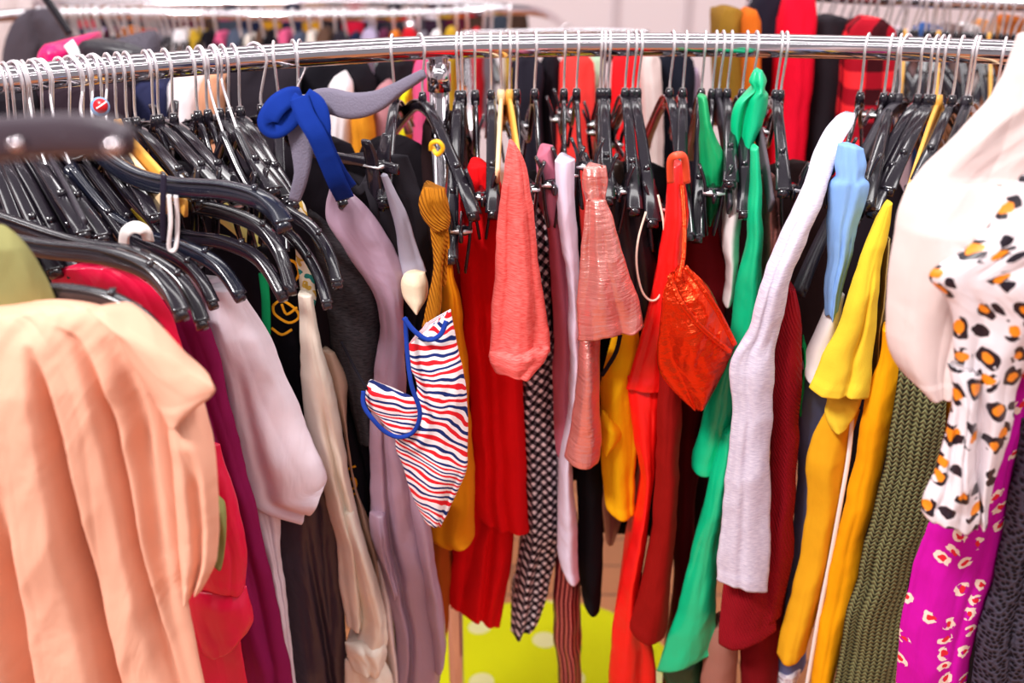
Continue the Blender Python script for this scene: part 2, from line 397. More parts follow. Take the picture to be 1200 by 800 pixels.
# ---------------------------------------------------------------- hangers
HM = {}
def hook_mesh(hz=.068, r=.0187, wr=.0037):
    P = [Vector((0, 0, -hz-.012)), Vector((0, 0, -hz)), Vector((.001, 0, -hz*.72)), Vector((.006, 0, -.034))]
    for a in (-35, -5, 30, 60, 90, 120, 150, 180, 205):
        an = math.radians(a); P.append(Vector((r*math.cos(an), 0, r*math.sin(an))))
    P = smoothpts(P, 4)
    return sweep(P, wr, wr, Vector((0, 1, 0)), 6, 2)
def hanger(hx, tip=None, kind='shoulder', label=None, group=None, L=.212, mat=None, yaw=None, drop=None, base=None, hookmat=None, lean=0, wr=.0037, name='clothes_hanger'):
    P = Vector(base) if base is not None else railpt(hx)
    neck = .066
    if tip is not None:
        best = None
        for q in range(30, 160):
            D = q*.01; T = at(tip[0], tip[1], D); hd = math.hypot(T.x-P.x, T.y-P.y)
            if T.y < P.y+.02:
                e = abs(hd-L)
                if best is None or e < best[0]: best = (e, T, D)
        T = best[1]; yaw = math.atan2(T.y-P.y, T.x-P.x)
        hd = math.hypot(T.x-P.x, T.y-P.y); d = (P.z-T.z)-neck-.01
        if d < .035 or d > .2 or abs(hd-L) > .05: print('HANGER', hx, tip, 'd=%.3f hd=%.3f' % (d, hd))
        L = max(.15, min(.27, hd)); d = max(.03, min(.2, d))
    else: d = drop if drop is not None else .1
    if mat is None: mat = BLACK
    o = empty(name, P, yaw); WLOC[o.name] = P.copy(); o.rotation_euler[1] = lean
    def child(nm, V, F, mt, par=None):
        return link(nm, V, F, mt, par or o, loc=(0, 0, 0))
    V, F = hook_mesh(wr=wr); child('hook', V, F, hookmat or WIRE)
    z0 = -neck
    Y = Vector((0, 1, 0))
    st = sweep([Vector((0, 0, z0-.012)), Vector((0, 0, z0+.002)), Vector((0, 0, z0+.008))], [.012, .012, .009], [.012, .012, .009], Y, 10, 2)
    child('collar', *st, mat)
    up = Vector((0, 0, 1))
    if kind == 'shoulder':
        pr = [(0, 0), (.08, .01), (.2, .07), (.38, .24), (.58, .46), (.76, .66), (.9, .84), (1, 1.0)]
        P2 = [Vector((s*L, 0, z0-.012-q*d)) for s, q in pr]; P2 = smoothpts(P2, 5)
        n = len(P2); hs = [.017-.003*i/n for i in range(n)]; ws = [.009+.006*(i/n)**2 for i in range(n)]
        hs[-1] = .009
        a = sweep(P2, ws, hs, Y.cross(up)*0+up, 10, 3)
        rib = sweep([p+Vector((0, 0, .0075)) for p in P2], [q*1.5 for q in ws], .0035, up, 8, 2)
        a = join(a, rib)
        bq = ([Vector((-v.x, v.y, v.z)) for v in a[0]], [tuple(reversed(f)) for f in a[1]])
        i0 = int(n*.66); pz = P2[i0]           # strap notches near both ends
        child('body', *join(a, bq, box((pz.x, 0, pz.z+.010), (.004, .008, .010)), box((-pz.x, 0, pz.z+.010), (.004, .008, .010))), mat)
    elif kind == 'flat':
        pr = [(0, 0), (.12, .01), (.3, .12), (.5, .33), (.75, .62), (1, 1.0)]
        P2 = smoothpts([Vector((s*L, 0, z0-.02-q*d)) for s, q in pr], 5); n = len(P2)
        a = sweep(P2, .006, [.036-.014*i/n for i in range(n)], up, 8, 5)
        bq = ([Vector((-v.x, v.y, v.z)) for v in a[0]], [tuple(reversed(f)) for f in a[1]])
        child('body', *join(a, bq), mat)
    elif kind == 'broad':
        pr = [(0, 0), (.12, .0), (.3, .1), (.55, .34), (.8, .66), (1, 1.0)]
        P2 = smoothpts([Vector((s*L, 0, z0-.02-q*d)) for s, q in pr], 5); n = len(P2)
        a = sweep(P2, [.012+.012*(i/n)**1.5 for i in range(n)], [.026-.006*i/n for i in range(n)], up, 12, 2.5)
        bq = ([Vector((-v.x, v.y, v.z)) for v in a[0]], [tuple(reversed(f)) for f in a[1]])
        child('body', *join(a, bq), mat)
    elif kind == 'clip':
        zb = z0-.014-d
        P2 = smoothpts([Vector((0, 0, z0-.012)), Vector((.02, 0, z0-.016)), Vector((.06, 0, zb+.006)), Vector((.1, 0, zb)), Vector((L*.8, 0, zb)), Vector((L, 0, zb-.002))], 4)
        a = sweep(P2, .006, .013, up, 8, 4)
        bq = ([Vector((-v.x, v.y, v.z)) for v in a[0]], [tuple(reversed(f)) for f in a[1]])
        child('body', *join(a, bq), mat)
        for s in (1, -1):
            cx = s*L*.86; prt = []
            for y in (-1, 1):
                Pj = smoothpts([Vector((cx, y*.020, zb+.034)), Vector((cx, y*.012, zb+.012)), Vector((cx, y*.010, zb-.014)), Vector((cx, y*.004, zb-.056))], 4)
                prt.append(sweep(Pj, .0045, [.013, .016, .018, .02, .021, .021, .021, .022, .022, .022, .022, .022, .02][:len(Pj)], Vector((1, 0, 0)), 8, 3))
            prt.append(sweep([Vector((cx-.009, 0, zb)), Vector((cx+.009, 0, zb))], .026, .012, up, 8, 2))
            c = child('clip', *join(*prt), mat)
            V, F = sweep([Vector((cx-.012, 0, zb)), Vector((cx+.012, 0, zb))], .030, .005, up, 8, 2)
            child('spring', V, F, WIRE, c)
    tag(o, label, 'hanger', group)
    return o

def pixhanger(label, pts, hook, th, D0, D1, mat, group=None):
    """a hanger whose near arm is traced; the far arm is its mirror image about the neck"""
    n0 = len(pts); A0 = smoothpts([at(x, y, D0+(D1-D0)*i/(n0-1)) for i, (x, y) in enumerate(pts)], 6)
    Nk = A0[0]; r = root('clothes_hanger', Nk); n = len(A0)
    ws = [th*.6+th*.25*(i/n)**2 for i in range(n)]; hs = [th*(1.15-.3*(i/n)**2) for i in range(n)]; hs[-1] *= .7
    up = Vector((0, 0, 1)); a = sweep(A0, ws, hs, up, 12, 3)
    rib = sweep([p+Vector((0, 0, th*.5)) for p in A0], [q*1.35 for q in ws], th*.25, up, 8, 2)
    bb_ = [Nk+Vector((-(p.x-Nk.x), -(p.y-Nk.y), p.z-Nk.z)) for p in A0]; b = sweep(bb_, ws, hs, up, 12, 3)
    k = int(n*.7); nb = box(A0[k]+Vector((0, 0, th*.65)), (.005, .008, .008))
    link('body', *join(a, rib, b, nb), mat, r)
    h = hook if isinstance(hook, Vector) else railpt(hook); dr = (A0[6]-Nk); dr.z = 0; dr.normalize(); R = .0195
    hk = [h-dr*R+Vector((0, 0, -.014))]+[h+dr*(-R*math.cos(t))+Vector((0, 0, R*math.sin(t))) for t in (0, .7, 1.57, 2.4, 3.14)]+[h+dr*(R*.7)+Vector((0, 0, -.022)), h.lerp(Nk, .55), Nk+Vector((0, 0, th*.4))]
    V, F = sweep(smoothpts(hk, 5), .0036, .0036, dr.cross(up), 6, 2); link('hook', V, F, WIRE, r)
    tag(r, label, 'hanger', group); return r
# ---------------------------------------------------------------- garments on the front rail
def G(name, label, cat, D, rungs, mat, group=None, **kw):
    o = cloth(name, rungs, D, mat, **kw); tag(o, label, cat, group); return o
def GR(name, label, cat, px, py, D, group=None):
    r = root(name, at(px, py, D)); tag(r, label, cat, group); return r
# --- left side, nearest first
peach = GR('peach_blouse', 'draped peach blouse with short flared sleeve, nearest garment at the left edge', 'blouse', 100, 800, .74)
PE = fab('#efb297', 'cotton')
cloth('body', [(-75, 374, 96, 361), (-80, 390, 140, 374), (-90, 425, 172, 398), (-95, 480, 196, 450), (-95, 560, 207, 540), (-95, 650, 214, 640), (-92, 740, 224, 720), (-90, 860, 250, 850)], .76, PE, peach,
      dep=.1, bulge=.03, folds=(3.2, .006), seed=1, creases=[(.52, .72, .03, .05, .1), (.72, .93, .022, .028, .05), (.86, .97, .03, .022, .1), (.30, .40, .05, .04, .4)], wob=.3, ddir=(.1, 1))
cloth('sleeve', [(100, 362, 128, 370), (128, 380, 190, 408), (150, 420, 224, 434), (176, 462, 252, 456), (196, 492, 226, 480)], .735, PE, peach, dep=.04, bulge=.012, folds=(1, .003), seed=2, wob=.3, ddir=(0, 1))
cloth('sleeve_drape', [(196, 470, 222, 470), (198, 510, 240, 512), (202, 545, 254, 550), (206, 600, 257, 606), (210, 650, 253, 655), (214, 697, 236, 690)], .745, PE, peach, dep=.05, bulge=.015, folds=(1.3, .007), seed=3, wob=.6, ddir=(0, 1), creases=[(.55, .6, .15, .015, .2)])
G('olive_velvet_blouse', 'olive green velvet top bunched at the left edge above the peach blouse', 'top', .80,
  [(-60, 262, 6, 264), (-60, 285, 30, 285), (-60, 320, 52, 320), (-60, 350, 66, 352), (-60, 392, 80, 386)], fab('#8e8a58', 'velvet'), dep=.05, seed=4, folds=(1.5, .006))
G('olive_dress', 'sliver of olive fabric showing between the peach sleeve and the crimson dress', 'dress', .83,
  [(225, 560, 262, 585), (225, 620, 267, 610), (225, 655, 258, 652)], fab('#8d8c54', 'cotton'), dep=.04, seed=5)
DSH = .10
cr_ = GR('crimson_dress', 'crimson satin long-sleeved dress with gathered cuff behind the peach blouse', 'dress', 240, 800, .86)
CR = fab('#dc0440', 'satin')
cloth('body', [(60, 314, 140, 312), (60, 330, 176, 334), (70, 370, 202, 372), (80, 430, 222, 432), (90, 500, 244, 500), (100, 560, 262, 570), (110, 640, 282, 650), (120, 720, 280, 720), (130, 830, 292, 830)], .87, CR, cr_, dep=.06, bulge=.012, folds=(3, .006), seed=6)
cloth('sleeve', [(205, 520, 258, 520), (208, 580, 276, 580), (212, 630, 288, 640), (222, 690, 289, 684)], .855, CR, cr_, dep=.05, folds=(2.5, .005), seed=7)
cloth('cuff', [(219, 693, 289, 686), (222, 712, 294, 706), (228, 738, 296, 730), (236, 764, 284, 746)], .85, CR, cr_, dep=.05, folds=(2, .004), seed=8)
DSH = .13
G('plum_velvet_dress', 'plum velvet dress with pinkish sheen beside the white tee', 'dress', .92,
  [(150, 355, 236, 362), (160, 390, 250, 392), (180, 440, 262, 440), (190, 500, 277, 500), (200, 560, 292, 560), (210, 620, 306, 620), (225, 690, 322, 690), (245, 760, 336, 760), (265, 850, 352, 850)], fab('#84144e', 'velvet'), dep=.07, folds=(3, .009), seed=9)
tee = GR('white_tee', 'white cotton tee with a pointed short sleeve on the left side of the rail', 'tee shirt', 320, 780, .95)
WT = fab('#efe4f0', 'cotton')
cloth('body', [(170, 330, 262, 324), (178, 350, 286, 352), (215, 400, 308, 395), (240, 470, 316, 450), (262, 540, 322, 520), (285, 600, 328, 600), (302, 650, 330, 650), (318, 720, 338, 720), (332, 840, 352, 840)], .965, WT, tee, dep=.06, bulge=.01, folds=(2, .005), seed=10)
cloth('sleeve', [(238, 338, 280, 336), (246, 390, 310, 382), (262, 450, 336, 440), (278, 520, 360, 500), (290, 566, 380, 546), (300, 597, 383, 562), (352, 614, 381, 566)], .945, WT, tee, dep=.07, bulge=.02, folds=(1.5, .006), seed=11, creases=[(.3, .2, .08, .01, .3)])
G('aubergine_jacket', 'dark aubergine leather jacket with a long sleeve beside the white tee', 'jacket', 1.0,
  [(262, 368, 304, 386), (290, 440, 318, 450), (310, 520, 352, 530), (316, 590, 396, 590), (320, 640, 399, 650), (330, 700, 402, 710), (338, 760, 407, 770), (342, 850, 410, 850)], fab('#372936', 'leather'), dep=.06, bulge=.02, folds=(1.4, .009), seed=12, creases=[(.2, .75, .06, .012, .45)])
printed = GR('leaf_print_top', 'pale top with teal and ochre leaf print hooked on a black hanger tip', 'top', 350, 360, 1.03)
PR = fab('#f2ead2', 'cotton', 'print')
cloth('collar', [(325, 230, 345, 228), (323, 240, 358, 238), (330, 250, 362, 258)], 1.0, PR, printed, dep=.03, bulge=.012, folds=(1, .002), seed=13)
cloth('body', [(345, 285, 356, 285), (349, 320, 368, 320), (352, 345, 371, 345), (354, 362, 366, 364)], 1.02, PR, printed, dep=.04, bulge=.008, folds=(1, .003), seed=14)
bt = GR('black_printed_tee', 'black tee with amber outlined print, between white tee and cream dress', 'tee shirt', 330, 400, 1.06)
BT = fab('#17131a', 'jersey')
cloth('body', [(300, 290, 345, 290), (305, 340, 352, 340), (315, 400, 360, 400), (330, 480, 392, 470), (360, 560, 410, 560), (398, 620, 440, 620), (410, 690, 450, 690), (420, 800, 456, 800)], 1.05, BT, bt, dep=.06, folds=(2, .004), seed=15)
for P, nm in (([(330, 305), (338, 312), (334, 322), (340, 332), (350, 322), (346, 308), (336, 304)], 'print_outline'),
              ([(320, 358), (330, 352), (346, 362), (350, 372), (338, 378), (322, 368), (320, 358)], 'print_outline'),
              ([(330, 356), (336, 368), (348, 360)], 'print_outline'), ([(318, 384), (330, 392), (342, 386)], 'print_outline')):
    strap(nm, [(x, y, 1.018) for x, y in P], .0035, .0012, fab('#f0a020', 'cotton'), bt, 4)
G('black_lettered_tee', 'black tee with amber outlined letters down its edge, behind the cream dress', 'tee shirt', 1.035,
  [(380, 480, 406, 470), (390, 520, 420, 520), (400, 570, 432, 575), (408, 630, 440, 640), (420, 690, 450, 690)], BT, dep=.05, folds=(1, .003), seed=17)
for P in ([(417, 546), (407, 550), (405, 560), (409, 572), (417, 570), (416, 561), (411, 561)], [(410, 578), (419, 579)], [(421, 625), (428, 632), (436, 636)], [(424, 642), (436, 650), (430, 655)]):
    o = strap('amber_letter_outline', [(x, y, 1.012) for x, y in P], .003, .0012, fab('#f0a020', 'cotton'), bpy.data.objects['black_lettered_tee'], 4)
cream = GR('cream_dress', 'cream satin dress with loosely knotted hem below the black tee', 'dress', 425, 800, 1.0)
CM = fab('#efe2d2', 'satin')
cloth('bodice', [(349, 345, 366, 345), (351, 400, 376, 400), (353, 450, 394, 460), (362, 510, 402, 512), (378, 570, 412, 568), (392, 630, 426, 632), (399, 690, 436, 690), (404, 730, 430, 735)], .985, CM, cream, dep=.06, folds=(2.5, .007), seed=18, creases=[(.5, .6, .1, .012, .3)])
cloth('drape', [(396, 600, 415, 598), (408, 640, 430, 640), (418, 690, 446, 690), (424, 735, 455, 740), (410, 765, 450, 768)], .975, CM, cream, dep=.04, folds=(1.6, .007), seed=19)
cloth('knot', [(404, 752, 448, 748), (406, 766, 454, 762), (412, 784, 450, 780)], .97, CM, cream, dep=.05, bulge=.02, folds=(3, .008), seed=20)
cloth('skirt', [(404, 772, 450, 770), (404, 800, 460, 800), (402, 850, 470, 850)], .98, CM, cream, dep=.05, folds=(3, .006), seed=21)
G('beige_slip', 'beige satin slip edge showing right of the cream dress', 'slip', 1.02,
  [(376, 410, 392, 412), (385, 440, 407, 450), (400, 500, 406, 505), (410, 560, 420, 575), (428, 640, 446, 650), (436, 700, 456, 710), (440, 760, 466, 770), (440, 850, 470, 850)], fab('#c9a48e', 'satin'), dep=.05, folds=(1, .003), seed=22)
G('blush_slip', 'pale blush ribbon-thin slip hanging between cream dress and mauve blouse', 'slip', 1.01,
  [(438, 652, 446, 655), (444, 700, 460, 700), (452, 770, 466, 770), (458, 850, 470, 850)], fab('#f2dcd8', 'satin'), dep=.04, folds=(1, .003), seed=23)
G('charcoal_knit_jumper', 'charcoal ribbed jumper with a wide shoulder, left of the mauve blouse', 'jumper', 1.03,
  [(360, 250, 376, 254), (366, 280, 408, 282), (374, 310, 436, 316), (380, 350, 446, 345), (388, 400, 447, 400), (398, 440, 446, 440), (410, 480, 440, 485), (418, 515, 436, 512)], fab('#3c383c', 'jersey', 'heather', '#242024'), dep=.08, bulge=.02, folds=(1.4, .009), seed=24)
G('black_trousers', 'black trousers of fine cloth hanging below the charcoal jumper', 'trousers', 1.06,
  [(385, 380, 440, 470), (395, 500, 445, 505), (404, 560, 440, 560), (412, 620, 444, 620), (425, 690, 458, 690), (440, 790, 470, 790)], fab('#1c1820', 'cotton'), dep=.06, folds=(1.5, .006), seed=25)
mv = GR('mauve_blouse', 'long mauve satin blouse with a turned shoulder edge behind the striped camisole', 'blouse', 480, 800, 1.0)
MV = fab('#a98b9f', 'satin')
cloth('body', [(388, 214, 402, 217), (382, 240, 428, 240), (384, 262, 450, 270), (402, 290, 466, 298), (424, 322, 473, 330), (438, 350, 474, 360), (444, 390, 474, 390), (438, 450, 475, 450), (433, 520, 478, 520), (433, 590, 492, 590), (440, 640, 502, 640), (452, 690, 512, 700), (462, 740, 520, 752), (464, 850, 512, 850)], 1.0, MV, mv, dep=.07, bulge=.018, folds=(1.6, .006), seed=27, creases=[(.40, .30, .05, .014, .3)])
cloth('sleeve', [(474, 560, 498, 560), (486, 620, 504, 620), (496, 680, 514, 680), (504, 740, 523, 745), (508, 783, 521, 768)], .99, MV, mv, dep=.05, folds=(.8, .004), seed=28)
cloth('ruched_side', [(433, 600, 452, 600), (436, 630, 458, 640), (444, 655, 462, 668), (458, 690, 466, 690)], .985, MV, mv, dep=.04, folds=(2.5, .006), seed=29)
G('black_ruffled_skirt', 'black gathered skirt hanging on the clip hanger behind the mauve blouse', 'skirt', 1.1,
  [(400, 182, 478, 182), (402, 215, 490, 215), (410, 250, 500, 250), (430, 290, 504, 300), (460, 340, 505, 350), (470, 390, 500, 395)], fab('#252127', 'jersey'), dep=.08, folds=(4, .009), seed=30)
strap('tie_cord', [(404, 205, 1.08), (420, 224, 1.07), (432, 210, 1.06), (436, 196, 1.07), (424, 192, 1.08)], .012, .004, fab('#2c282e', 'jersey'), bpy.data.objects['black_ruffled_skirt'])
strap('tie_cord', [(430, 212, 1.06), (438, 240, 1.05), (440, 262, 1.05)], .012, .004, fab('#2c282e', 'jersey'), bpy.data.objects['black_ruffled_skirt'])
bra = GR('padded_satin_top', 'grey satin strap ending in a cream foam cup beside the mauve blouse', 'top', 485, 355, 1.0)
cloth('strap', [(446, 206, 454, 204), (452, 225, 462, 220), (460, 255, 476, 248), (466, 290, 488, 285), (472, 325, 500, 318)], 1.0, fab('#a9a2b4', 'satin'), bra, dep=.03, bulge=.006, folds=(.6, .002), seed=31)
cloth('cup', [(474, 320, 498, 318), (471, 332, 502, 332), (473, 346, 500, 348), (480, 359, 490, 360)], .985, fab('#ead3b6', 'jersey'), bra, dep=.03, bulge=.02, folds=(.5, .0005), seed=32, noiseamp=.0005)
cd2 = GR('mustard_corduroy_sash', 'mustard corduroy sash tied in a knot around a hanger', 'sash', 505, 390, .98)
CO = fab('#b06a10', 'cord')
cloth('knot', [(497, 219, 522, 220), (490, 236, 526, 238), (494, 254, 528, 255), (502, 266, 526, 268)], .965, CO, cd2, dep=.05, bulge=.018, folds=(1.5, .004), seed=33)
cloth('tail', [(504, 264, 524, 268), (508, 300, 521, 300), (504, 340, 518, 345), (494, 382, 512, 392)], .96, CO, cd2, dep=.02, bulge=.008, folds=(.6, .002), seed=34)
cloth('tail', [(512, 262, 526, 264), (516, 290, 526, 292), (516, 330, 522, 330)], .985, CO, cd2, dep=.02, bulge=.006, folds=(.6, .002), seed=35)
G('ochre_shirt', 'ochre cotton shirt whose hem shows below the striped camisole', 'shirt', 1.06,
  [(514, 250, 524, 262), (518, 310, 534, 320), (518, 390, 545, 400), (512, 470, 552, 480), (508, 540, 556, 540), (506, 600, 558, 595), (503, 628, 556, 625), (520, 636, 552, 632)], fab('#e2890c', 'cotton'), dep=.1, folds=(1.6, .007), seed=36)
G('rust_trousers', 'rust brown trousers hanging below the ochre shirt beside the post', 'trousers', 1.16,
  [(500, 600, 524, 600), (500, 660, 526, 660), (506, 720, 526, 720), (510, 757, 522, 752)], fab('#b45a1c', 'cotton'), dep=.06, folds=(1, .005), seed=37)
cam_ = GR('striped_camisole', 'camisole with red, white and navy stripes and blue binding', 'camisole', 510, 612, .94)
ST = fab('#f4eef2', 'cotton', 'stripe'); BL = fab('#1c3a94', 'cotton')
cloth('body', [(478, 404, 528, 362), (482, 430, 534, 398), (488, 455, 541, 430), (474, 492, 547, 470), (463, 520, 548, 520), (473, 550, 546, 552), (486, 585, 534, 584), (498, 610, 516, 612)], .94, ST, cam_, dep=.05, bulge=.018, folds=(1.8, .006), seed=38)
cloth('cup', [(430, 452, 437, 456), (428, 466, 478, 462), (432, 478, 488, 474), (446, 490, 490, 488), (458, 506, 484, 506)], .925, ST, cam_, dep=.03, bulge=.014, folds=(.8, .003), seed=39)
strap('binding', [(473, 372, .925), (486, 388, .92), (502, 398, .918), (516, 392, .92), (523, 376, .925)], .006, .005, BL, cam_)
strap('binding', [(475, 372, .925), (477, 410, .918), (482, 450, .908), (492, 482, .905), (486, 504, .905), (470, 512, .905), (452, 506, .905), (436, 490, .905), (426, 474, .91), (426, 458, .915)], .0055, .004, BL, cam_)
strap('shoulder_strap', [(400, 400, .955), (415, 430, .94), (430, 456, .92)], .0035, .002, BT, cam_)
# --- centre
DSH = .19
rd = GR('red_flounced_dress', 'bright red flounced dress behind the coral blouse', 'dress', 570, 735, 1.08)
RD = fab('#ee0c14', 'cotton')
cloth('upper', [(550, 196, 572, 192), (542, 215, 586, 212), (539, 240, 592, 240), (538, 300, 596, 300), (544, 380, 606, 380), (550, 450, 612, 440), (553, 520, 616, 520), (556, 580, 618, 580), (560, 606, 620, 622)], 1.07, RD, rd, dep=.16, folds=(2.2, .01), seed=40, creases=[(.35, .3, .06, .012, .2)])
cloth('flounce', [(548, 585, 604, 590), (540, 620, 602, 620), (531, 650, 600, 660), (526, 690, 592, 700), (526, 706, 585, 734)], 1.1, RD, rd, dep=.14, folds=(2, .011), seed=41, creases=[(.55, .62, .06, .015, .1)])
G('dark_red_top', 'dark red top squeezed behind the bright red flounced dress', 'top', 1.13,
  [(535, 200, 550, 200), (530, 300, 545, 300), (532, 420, 552, 420), (540, 520, 556, 520), (545, 600, 560, 600)], fab('#a8101c', 'cotton'), dep=.1, folds=(1, .004), seed=42)
coral = GR('coral_blouse', 'coral slub blouse, its pleated sleeve in front of the red dress', 'blouse', 605, 430, .97)
CL = fab('#f47a74', 'cotton', 'heather', '#e4504c')
cloth('sleeve', [(597, 166, 604, 168), (591, 190, 616, 192), (587, 235, 624, 230), (582, 285, 630, 290), (579, 335, 636, 340), (576, 385, 642, 385), (573, 418, 644, 412)], .965, CL, coral, dep=.06, bulge=.015, folds=(2.6, .009), seed=43)
cloth('cuff', [(574, 412, 643, 406), (573, 422, 636, 424), (580, 436, 622, 438)], .955, CL, coral, dep=.05, folds=(2, .005), seed=44)
G('gingham_dress', 'black and white gingham dress with a ruffled hem in the centre', 'dress', 1.09,
  [(616, 215, 636, 225), (618, 290, 644, 290), (616, 360, 646, 365), (614, 430, 650, 425), (611, 500, 654, 500), (613, 560, 658, 570), (612, 620, 656, 625), (604, 670, 645, 680), (602, 715, 638, 712), (600, 738, 626, 735)], fab('#ffffff', 'cotton', 'gingham'), dep=.14, folds=(3, .011), seed=45)
G('dusty_pink_blouse', 'dusty pink sleeveless blouse wedged beside the gingham dress', 'blouse', 1.05,
  [(628, 185, 648, 170), (632, 230, 656, 230), (644, 290, 664, 290), (648, 400, 672, 400), (648, 470, 670, 470), (652, 530, 668, 530)], fab('#c06a80', 'cotton'), dep=.13, folds=(1.2, .005), seed=46)
G('lilac_satin_shirt', 'pale lilac satin shirt with a rounded hem beside the dusty pink blouse', 'shirt', 1.02,
  [(650, 188, 674, 186), (651, 230, 674, 230), (656, 270, 677, 280), (664, 320, 679, 340), (668, 400, 680, 400), (666, 460, 678, 470), (658, 530, 672, 535), (654, 590, 674, 600), (653, 640, 677, 650), (662, 670, 678, 678)], fab('#ded2e6', 'satin'), dep=.12, folds=(1, .004), seed=47)
pf = GR('pink_metallic_top', 'shiny pink metallic top with a flared ruffle sleeve', 'top', 700, 400, .94)
PK = fab('#f09a92', 'lame')
cloth('ruffle_band', [(684, 196, 710, 194), (682, 212, 713, 212), (686, 230, 711, 230), (687, 238, 709, 238)], .95, PK, pf, crisp=.009, dep=.04, bulge=.014, folds=(3, .006), seed=48)
cloth('flared_sleeve', [(687, 234, 710, 234), (682, 275, 722, 270), (679, 320, 735, 315), (677, 360, 748, 350), (676, 398, 756, 382)], .935, PK, pf, crisp=.009, dep=.05, bulge=.018, folds=(3, .007), seed=49)
cloth('inner_sleeve', [(680, 390, 704, 390), (677, 430, 703, 430), (671, 480, 703, 480), (663, 522, 704, 526), (662, 534, 702, 541)], .965, PK, pf, crisp=.009, dep=.06, folds=(1.2, .005), seed=50)
G('black_panel_dress', 'plain black dress panel below the pink metallic sleeve', 'dress', 1.06,
  [(680, 480, 706, 480), (676, 560, 706, 560), (677, 640, 706, 640), (680, 690, 706, 690), (684, 708, 703, 714)], fab('#0f0d12', 'cotton'), dep=.12, folds=(1, .003), seed=51)
G('wine_striped_scarf', 'wine red striped gathered scarf hanging over the yellow pouf', 'scarf', 1.1,
  [(652, 600, 676, 600), (652, 650, 678, 650), (648, 700, 680, 700), (649, 745, 682, 745), (654, 775, 681, 775), (652, 850, 680, 850)], fab('#5e0a1c', 'satin', 'lines', '#e0746a'), dep=.07, folds=(3, .007), seed=52)
G('pink_frill_top', 'small pink frilled top low down beside the black dress panel', 'top', 1.2,
  [(704, 570, 728, 570), (706, 605, 728, 605), (708, 630, 720, 636)], fab('#d98a84', 'satin'), dep=.05, folds=(2, .005), seed=53)
G('black_camisole', 'black camisole with a thin cream piped loop beside the pink metallic top', 'camisole', 1.07,
  [(734, 205, 764, 205), (724, 225, 772, 225), (720, 250, 780, 250), (728, 310, 778, 310), (735, 380, 770, 380), (740, 420, 765, 420)], fab('#17121a', 'leather'), dep=.14, folds=(3, .01), seed=54)
strap('cream_loop', [(757, 248, 1.0), (748, 280, .99), (746, 310, .985), (752, 340, .98), (763, 352, .98), (774, 344, .98), (778, 310, .985), (778, 265, .99), (771, 228, 1.0)], .0028, .0022, fab('#ecd8c6', 'cotton'), bpy.data.objects['black_camisole'])
G('brown_zipped_skirt', 'dark brown skirt seam behind the black camisole', 'skirt', 1.1,
  [(706, 190, 730, 190), (710, 260, 742, 260), (726, 330, 752, 330), (740, 400, 757, 400)], fab('#40281f', 'leather'), dep=.1, folds=(1, .005), seed=55)
vest = GR('amber_vest', 'amber yellow vest with black neck binding, centre of the rail', 'vest top', 728, 600, 1.03)
AM = fab('#f2b008', 'cotton')
cloth('body', [(722, 380, 748, 376), (712, 410, 750, 405), (705, 450, 750, 450), (704, 510, 748, 510), (706, 560, 746, 560), (710, 596, 744, 600)], 1.02, AM, vest, dep=.1, folds=(1.4, .008), seed=56)
cloth('side_flap', [(706, 480, 728, 500), (704, 500, 726, 512), (704, 520, 712, 524)], 1.005, AM, vest, dep=.03, folds=(.5, .002), seed=57)
strap('neck_binding', [(727, 392, 1.0), (722, 412, .995), (713, 428, .995), (705, 440, .995)], .006, .003, fab('#1a161c', 'cotton'), vest)
rs = GR('scarlet_satin_dress', 'scarlet satin dress flowing to the floor left of the foil top', 'dress', 750, 800, 1.0)
RS = fab('#f01410', 'satin')
cloth('bodice', [(784, 196, 800, 190), (778, 250, 806, 250), (770, 310, 800, 310), (760, 360, 790, 370), (745, 415, 786, 420), (733, 455, 780, 460)], .99, RS, rs, dep=.1, folds=(1, .005), seed=58)
cloth('skirt', [(735, 440, 784, 440), (738, 480, 776, 480), (746, 530, 770, 530), (750, 570, 766, 570), (742, 620, 760, 620), (728, 680, 752, 680), (718, 740, 762, 740), (714, 790, 768, 790), (712, 850, 772, 850)], .995, RS, rs, dep=.12, folds=(2, .008), seed=59)
G('brick_velvet_top', 'deep brick red velvet sleeve with glinting edge beside the scarlet dress', 'top', .97,
  [(772, 420, 800, 425), (770, 500, 798, 500), (768, 560, 796, 560), (763, 620, 792, 620), (752, 680, 786, 685), (738, 728, 780, 740), (740, 740, 776, 748)], fab('#8c0c08', 'velvet'), dep=.1, folds=(1, .004), seed=60)
G('maroon_dress', 'maroon dress in shadow directly behind the foil top', 'dress', 1.07,
  [(800, 250, 838, 250), (800, 320, 850, 320), (796, 400, 850, 400), (794, 480, 830, 480), (792, 560, 818, 560), (790, 640, 812, 640), (786, 720, 806, 720), (776, 800, 790, 800)], fab('#6a0610', 'cotton'), dep=.12, folds=(2, .008), seed=61)
foil = GR('foil_halter_top', 'shiny orange-red foil halter top folded to a point', 'halter top', 815, 478, .92)
FO = fab('#f03a10', 'foil')
cloth('body', [(785, 322, 806, 312), (776, 345, 828, 335), (773, 375, 843, 362), (771, 405, 857, 392), (771, 432, 862, 405), (786, 456, 850, 432), (812, 478, 826, 474)], .92, FO, foil, crisp=.013, dep=.05, bulge=.022, folds=(1.4, .008), seed=62)
strap('folded_edge', [(784, 322, .905), (796, 350, .893), (815, 376, .888), (836, 396, .89), (856, 412, .9)], .007, .004, FO, foil)
strap('folded_edge', [(803, 313, .905), (822, 336, .898), (842, 366, .894), (861, 404, .9)], .007, .004, FO, foil)
strap('neck_strap', [(799, 216, .98), (802, 260, .95), (801, 300, .92), (796, 326, .905)], .006, .003, FO, foil)
